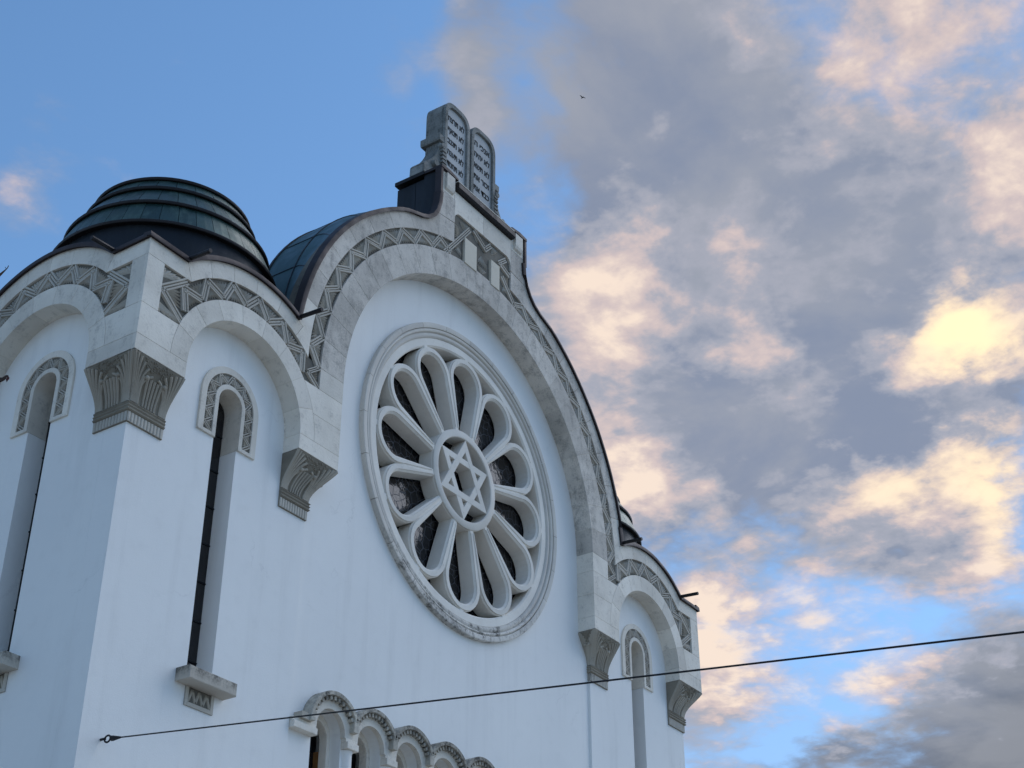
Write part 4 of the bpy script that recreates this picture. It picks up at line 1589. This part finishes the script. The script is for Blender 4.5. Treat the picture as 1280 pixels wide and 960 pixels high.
# metal clad pedestal under the tablets
ped = obj_from('pedestal', None, temple)
bm = bmesh.new()
add_box(bm, -1.30, 1.30, -FACE0 + 0.01, 0.66, 17.75, 19.58)
obj_from('pedestal_core', finish(bm, 'pedestal_core', M['drum']), ped)
for s in (-1, 1):
    for y0, y1 in ((-YS + 0.09, 0.235), (0.245, 0.665)):
        x0, x1 = sorted((s * 1.30, s * 1.335))
        bm = bmesh.new()
        add_box(bm, x0, x1, y0, y1, 17.9, 19.56)
        obj_from('cladding_sheet', finish(bm, 'cladding_sheet', M['drum']), ped)
bm = bmesh.new()
add_box(bm, -1.41, 1.41, 0.0, 0.68, 19.62, 19.70)
obj_from('pedestal_cap', finish(bm, 'pedestal_cap', M['lip']), ped)

# ------------------------------------------------------------------ tablets of the law on the gable
tab = thing('stone_tablets', 'grey weathered pair of round-topped stone tablets with Hebrew lettering on top of the gable', 'sculpture', (0, 0.0, 19.70))
TB = 19.70


def tz(pl):
    return [(x, z - TB) for x, z in pl]


AP, HW = 21.90, 0.415
LINES = {-1: ['לא תרצח', 'לא תנאף', 'לא תגנב', 'לא תענה', 'לא תחמד'], 1: ['אנכי ה', 'לא יהיה', 'לא תשא', 'זכור את', 'כבד את']}
for s in (-1, 1):
    cx = s * 0.437
    sp_z = AP - 0.42

    def shape(hw, top, z0, n=24):
        return [(cx - hw, z0)] + [(cx + hw * math.copysign(abs(cos(pi - pi * k / n)) ** 0.62, cos(pi - pi * k / n)), sp_z + (top - sp_z) * abs(sin(pi - pi * k / n)) ** 0.72) for k in range(n + 1)] + [(cx + hw, z0)]
    bm = bmesh.new()
    add_prism(bm, tz(shape(HW, AP, TB)), -0.43, -0.03, 0.02)
    t1 = obj_from('tablet', finish(bm, 'tablet', M['tablet']), tab)
    bm = bmesh.new()
    rim = shape(HW, AP, 19.98) + shape(HW - 0.095, AP - 0.10, 20.10)[::-1]
    obj_from('tablet_rim', plate('tablet_rim', tz(shape(HW - 0.002, AP - 0.002, 19.98)), [tz(shape(HW - 0.095, AP - 0.105, 20.12))], -0.031, 0.03, M['tablet'], 0.008), t1)
    bm.free()
    bm = bmesh.new()
    add_prism(bm, tz(shape(HW - 0.094, AP - 0.104, 20.121)), -0.029, -0.022)
    obj_from('inscribed_panel', finish(bm, 'inscribed_panel', M['tface']), t1)
    for k, line in enumerate(LINES[s]):
        cu_ = bpy.data.curves.new('txt', 'FONT')
        cu_.body = line[::-1]
        cu_.size = 0.195
        cu_.align_x = 'CENTER'
        cu_.extrude = 0.004
        cu_.offset = 0.0015
        ob = bpy.data.objects.new('txt', cu_)
        scene.collection.objects.link(ob)
        me = bpy.data.meshes.new_from_object(ob.evaluated_get(bpy.context.evaluated_depsgraph_get()))
        bpy.data.objects.remove(ob)
        wmax = max([v.co.x for v in me.vertices] + [0.1]) - min([v.co.x for v in me.vertices] + [-0.1])
        kx = min(1.0, 0.52 / wmax)
        z = 21.45 - 0.278 * k
        for v in me.vertices:
            v.co = (cx + v.co.x * kx, 0.0155 - v.co.z, z - TB + v.co.y * 1.0)
        me.materials.append(M['ink'])
        obj_from('inscription_line', me, t1)
# flanking consoles with fluted flanks and a cornice
for s in (-1, 1):
    pr = [(0.83, 20.74), (0.92, 20.73), (0.93, 20.60), (0.97, 20.47), (1.04, 20.33), (1.13, 20.19), (1.23, 20.07), (1.33, 19.98), (1.39, 19.90), (1.40, TB), (0.83, TB)]
    bm = bmesh.new()
    add_prism(bm, tz([(x * s, z) for x, z in pr]), -0.35, -0.02)
    cs = obj_from('console', finish(bm, 'console', M['tablet'], True), tab)
    bm = bmesh.new()
    add_prism(bm, tz([(s * 0.80, 20.741), (s * 0.985, 20.741), (s * 1.0, 20.78), (s * 1.0, 20.90), (s * 0.80, 20.90)]), -0.44, 0.02, 0.01)
    obj_from('cornice', finish(bm, 'cornice', M['tablet']), cs)
    bm = bmesh.new()
    for k in range(8):
        y = 0.04 + 0.041 * k
        add_tube(bm, [(s * (x + 0.0), y, z - TB) for x, z in pr[1:9]], 0.017, 6)
    obj_from('console_flute', finish(bm, 'console_flute', M['tablet'], True), cs)
    bm = bmesh.new()
    for r, x, z in ((0.075, 0.90, 20.62), (0.09, 1.10, 20.06)):
        bmesh.ops.create_cone(bm, cap_ends=True, segments=16, radius1=r, radius2=r * 0.8, depth=0.09, matrix=Matrix.Translation((s * x, -0.01, z - TB)) @ Matrix.Rotation(pi / 2, 4, 'X'))
    for k in range(6):
        add_box(bm, s * 0.86 - 0.06, s * 0.86 + 0.06, -0.05, 0.02, 20.50 - TB - k * 0.09, 20.55 - TB - k * 0.09)
    obj_from('volute', finish(bm, 'volute', M['tablet'], True), cs)
# carved base between the consoles
bm = bmesh.new()
add_prism(bm, tz([(-0.85, TB + 0.001), (0.85, TB + 0.001), (0.85, 19.99), (-0.85, 19.99)]), -0.03, 0.10, 0.02)
bs = obj_from('tablet_base', finish(bm, 'tablet_base', M['tablet']), tab)
bm = bmesh.new()
rnd = random.Random(11)
for k in range(26):
    x = -0.82 + 1.64 * k / 25
    add_leaflet(bm, (x, 19.73 - TB), (x + rnd.uniform(-0.04, 0.04), 19.97 - TB), 0.06, 0.10, 0.135)
obj_from('base_leaves', finish(bm, 'base_leaves', M['tablet']), bs)

# ------------------------------------------------------------------ span wire
A = Vector((-7.10, -T - 0.02, 7.34))
Bd = CAM + pix_dir(1280, 790) * (11.0 / pix_dir(1280, 790).dot(FW))
dirw = (Bd - A)
wire = thing('span_wire', 'thin dark steel wire stretched from an eye bolt in the white tower wall', 'cable', tuple(A))
bm = bmesh.new()
n = 40
pts = []
for i in range(n + 1):
    u = i / n * 1.45
    p = dirw * u
    pts.append(p + Vector((0, 0, -0.0)))
add_tube(bm, [pts[0] + dirw.normalized() * 0.33] + pts[1:], 0.0085, 6)
obj_from('wire', finish(bm, 'wire', M['steel'], True), wire)
bm = bmesh.new()
dn = dirw.normalized()
add_tube(bm, [(0, 0.05, 0), (0, -0.05, 0), dn * 0.06], 0.016, 8)
obj_from('eye_bolt', finish(bm, 'eye_bolt', M['steel'], True), wire)
bm = bmesh.new()
sd_ = dn.cross(Vector((0, 0, 1))).normalized()
ud_ = sd_.cross(dn)
ringp = [dn * (0.11 + 0.055 * cos(2 * pi * k / 16)) + ud_ * (0.04 * sin(2 * pi * k / 16)) for k in range(17)]
add_tube(bm, ringp, 0.012, 6)
obj_from('shackle', finish(bm, 'shackle', M['steel'], True), wire)
bm = bmesh.new()
add_tube(bm, [dn * 0.19, dn * 0.20, dn * 0.36], [0.012, 0.035, 0.012], 8)
obj_from('wire_clamp', finish(bm, 'wire_clamp', M['steel'], True), wire)

# ------------------------------------------------------------------ bird and tree
bd = CAM + pix_dir(728, 122) * 190
bm = bmesh.new()
add_tube(bm, [(-0.22, 0, 0), (-0.1, 0, 0.01), (0.1, 0, 0.01), (0.2, 0, 0.03), (0.26, 0, 0.02)], [0.02, 0.06, 0.06, 0.035, 0.008], 8)
bird = obj_from('bird', finish(bm, 'bird', M['feather'], True), None, tuple(bd), (0, 0, radians(70)))
bird['label'] = 'tiny dark bird flying high in front of the grey cloud'
bird['category'] = 'bird'
for s in (-1, 1):
    bm = bmesh.new()
    ws = [(0.08, 0.03 * s, 0.03, -0.06, 0.03 * s, 0.03), (0.06, 0.2 * s, 0.13, -0.08, 0.2 * s, 0.12), (-0.02, 0.42 * s, 0.10, -0.09, 0.44 * s, 0.09)]
    top = [(bm.verts.new(w[0:3]), bm.verts.new(w[3:6])) for w in ws]
    lo = [(bm.verts.new((w[0], w[1], w[2] - 0.012)), bm.verts.new((w[3], w[4], w[5] - 0.012))) for w in ws]
    for k in range(2):
        bm.faces.new((top[k][0], top[k + 1][0], top[k + 1][1], top[k][1]))
        bm.faces.new((lo[k][0], lo[k + 1][0], lo[k + 1][1], lo[k][1]))
        bm.faces.new((top[k][0], top[k + 1][0], lo[k + 1][0], lo[k][0]))
        bm.faces.new((top[k][1], top[k + 1][1], lo[k + 1][1], lo[k][1]))
    bm.faces.new((top[2][0], top[2][1], lo[2][1], lo[2][0]))
    bm.faces.new((top[0][0], top[0][1], lo[0][1], lo[0][0]))
    obj_from('wing', finish(bm, 'wing', M['feather']), bird)

t_up = CAM + pix_dir(8, 336) * 12.0
t_up2 = CAM + pix_dir(11, 331) * 12.0
t_lo = CAM + pix_dir(10, 470) * 12.0
tbase = CAM + pix_dir(-190, 700) * 12.5
tbase = Vector((tbase.x, tbase.y, 0))
tree = thing('bare_tree', 'bare tree whose thin twig tips reach in at the left edge beside the tower', 'tree', tuple(tbase))
off = -tbase
bm = bmesh.new()
top = CAM + pix_dir(-170, 330) * 12.5
add_tube(bm, [Vector((0, 0, 0)), Vector((0.03, 0.02, 2.2)), (top + off) * 0.55 + Vector((0.1, 0.0, 0)), top + off], [0.16, 0.13, 0.08, 0.02], 9)
obj_from('trunk', finish(bm, 'trunk', M['bark'], True), tree)


def branch(pts, r0, r1):
    bm = bmesh.new()
    add_tube(bm, [p + off for p in pts], [r0 + (r1 - r0) * i / (len(pts) - 1) for i in range(len(pts))], 6)
    return obj_from('branch', finish(bm, 'branch', M['bark'], True), tree)


def D(px, py, d=12.0):
    return CAM + pix_dir(px, py) * d


b1 = branch([D(-172, 470, 12.4), D(-120, 420), D(-60, 385), D(-20, 358), D(0, 343.5), D(8.2, 336.2)], 0.04, 0.004)
branch([D(8.2, 336.2), D(9.6, 334.5), D(10.8, 331.8)], 0.004, 0.003)
branch([D(8.2, 336.2), D(7, 335), D(6.3, 333.6)], 0.003, 0.002)
branch([D(-172, 560, 12.4), D(-110, 520), D(-50, 482), D(-12, 475), D(0, 475), D(4.5, 473.5), D(8.2, 470), D(10.5, 469.6)], 0.04, 0.005)
for a, b, c in (((10.5, 469.5), (7.2, 474.0), (8.3, 478.0)), ((10.0, 469.5), (11.8, 472.0), (11.4, 474.8))):
    bm = bmesh.new()
    P0, P1, P2 = D(*a) + off, D(*b) + off, D(*c) + off
    nrm = (P1 - P0).cross(P2 - P0).normalized() * 0.004
    mid = (P0 + P2) / 2
    P3 = mid + (mid - P1) * 0.9
    q = [bm.verts.new(p + nrm * k) for k in (-1, 1) for p in (P0, P1, P2, P3)]
    bm.faces.new(q[0:4])
    bm.faces.new(q[4:8])
    for k in range(4):
        bm.faces.new((q[k], q[(k + 1) % 4], q[4 + (k + 1) % 4], q[4 + k]))
    obj_from('leaf', finish(bm, 'leaf', M['leaf']), tree)

# ------------------------------------------------------------------ ground
bm = bmesh.new()
bmesh.ops.create_grid(bm, x_segments=8, y_segments=8, size=1500)
g = obj_from('ground', finish(bm, 'ground', M['bounce_ground']), None, (0, 0, -0.14))
g['kind'] = 'structure'
bm = bmesh.new()
add_box(bm, -34, 24, -10.5, 34, -0.135, -0.004)  # extent widened for more bounced light on the facade
g = obj_from('pavement', finish(bm, 'pavement', M['paving']))
g['kind'] = 'structure'
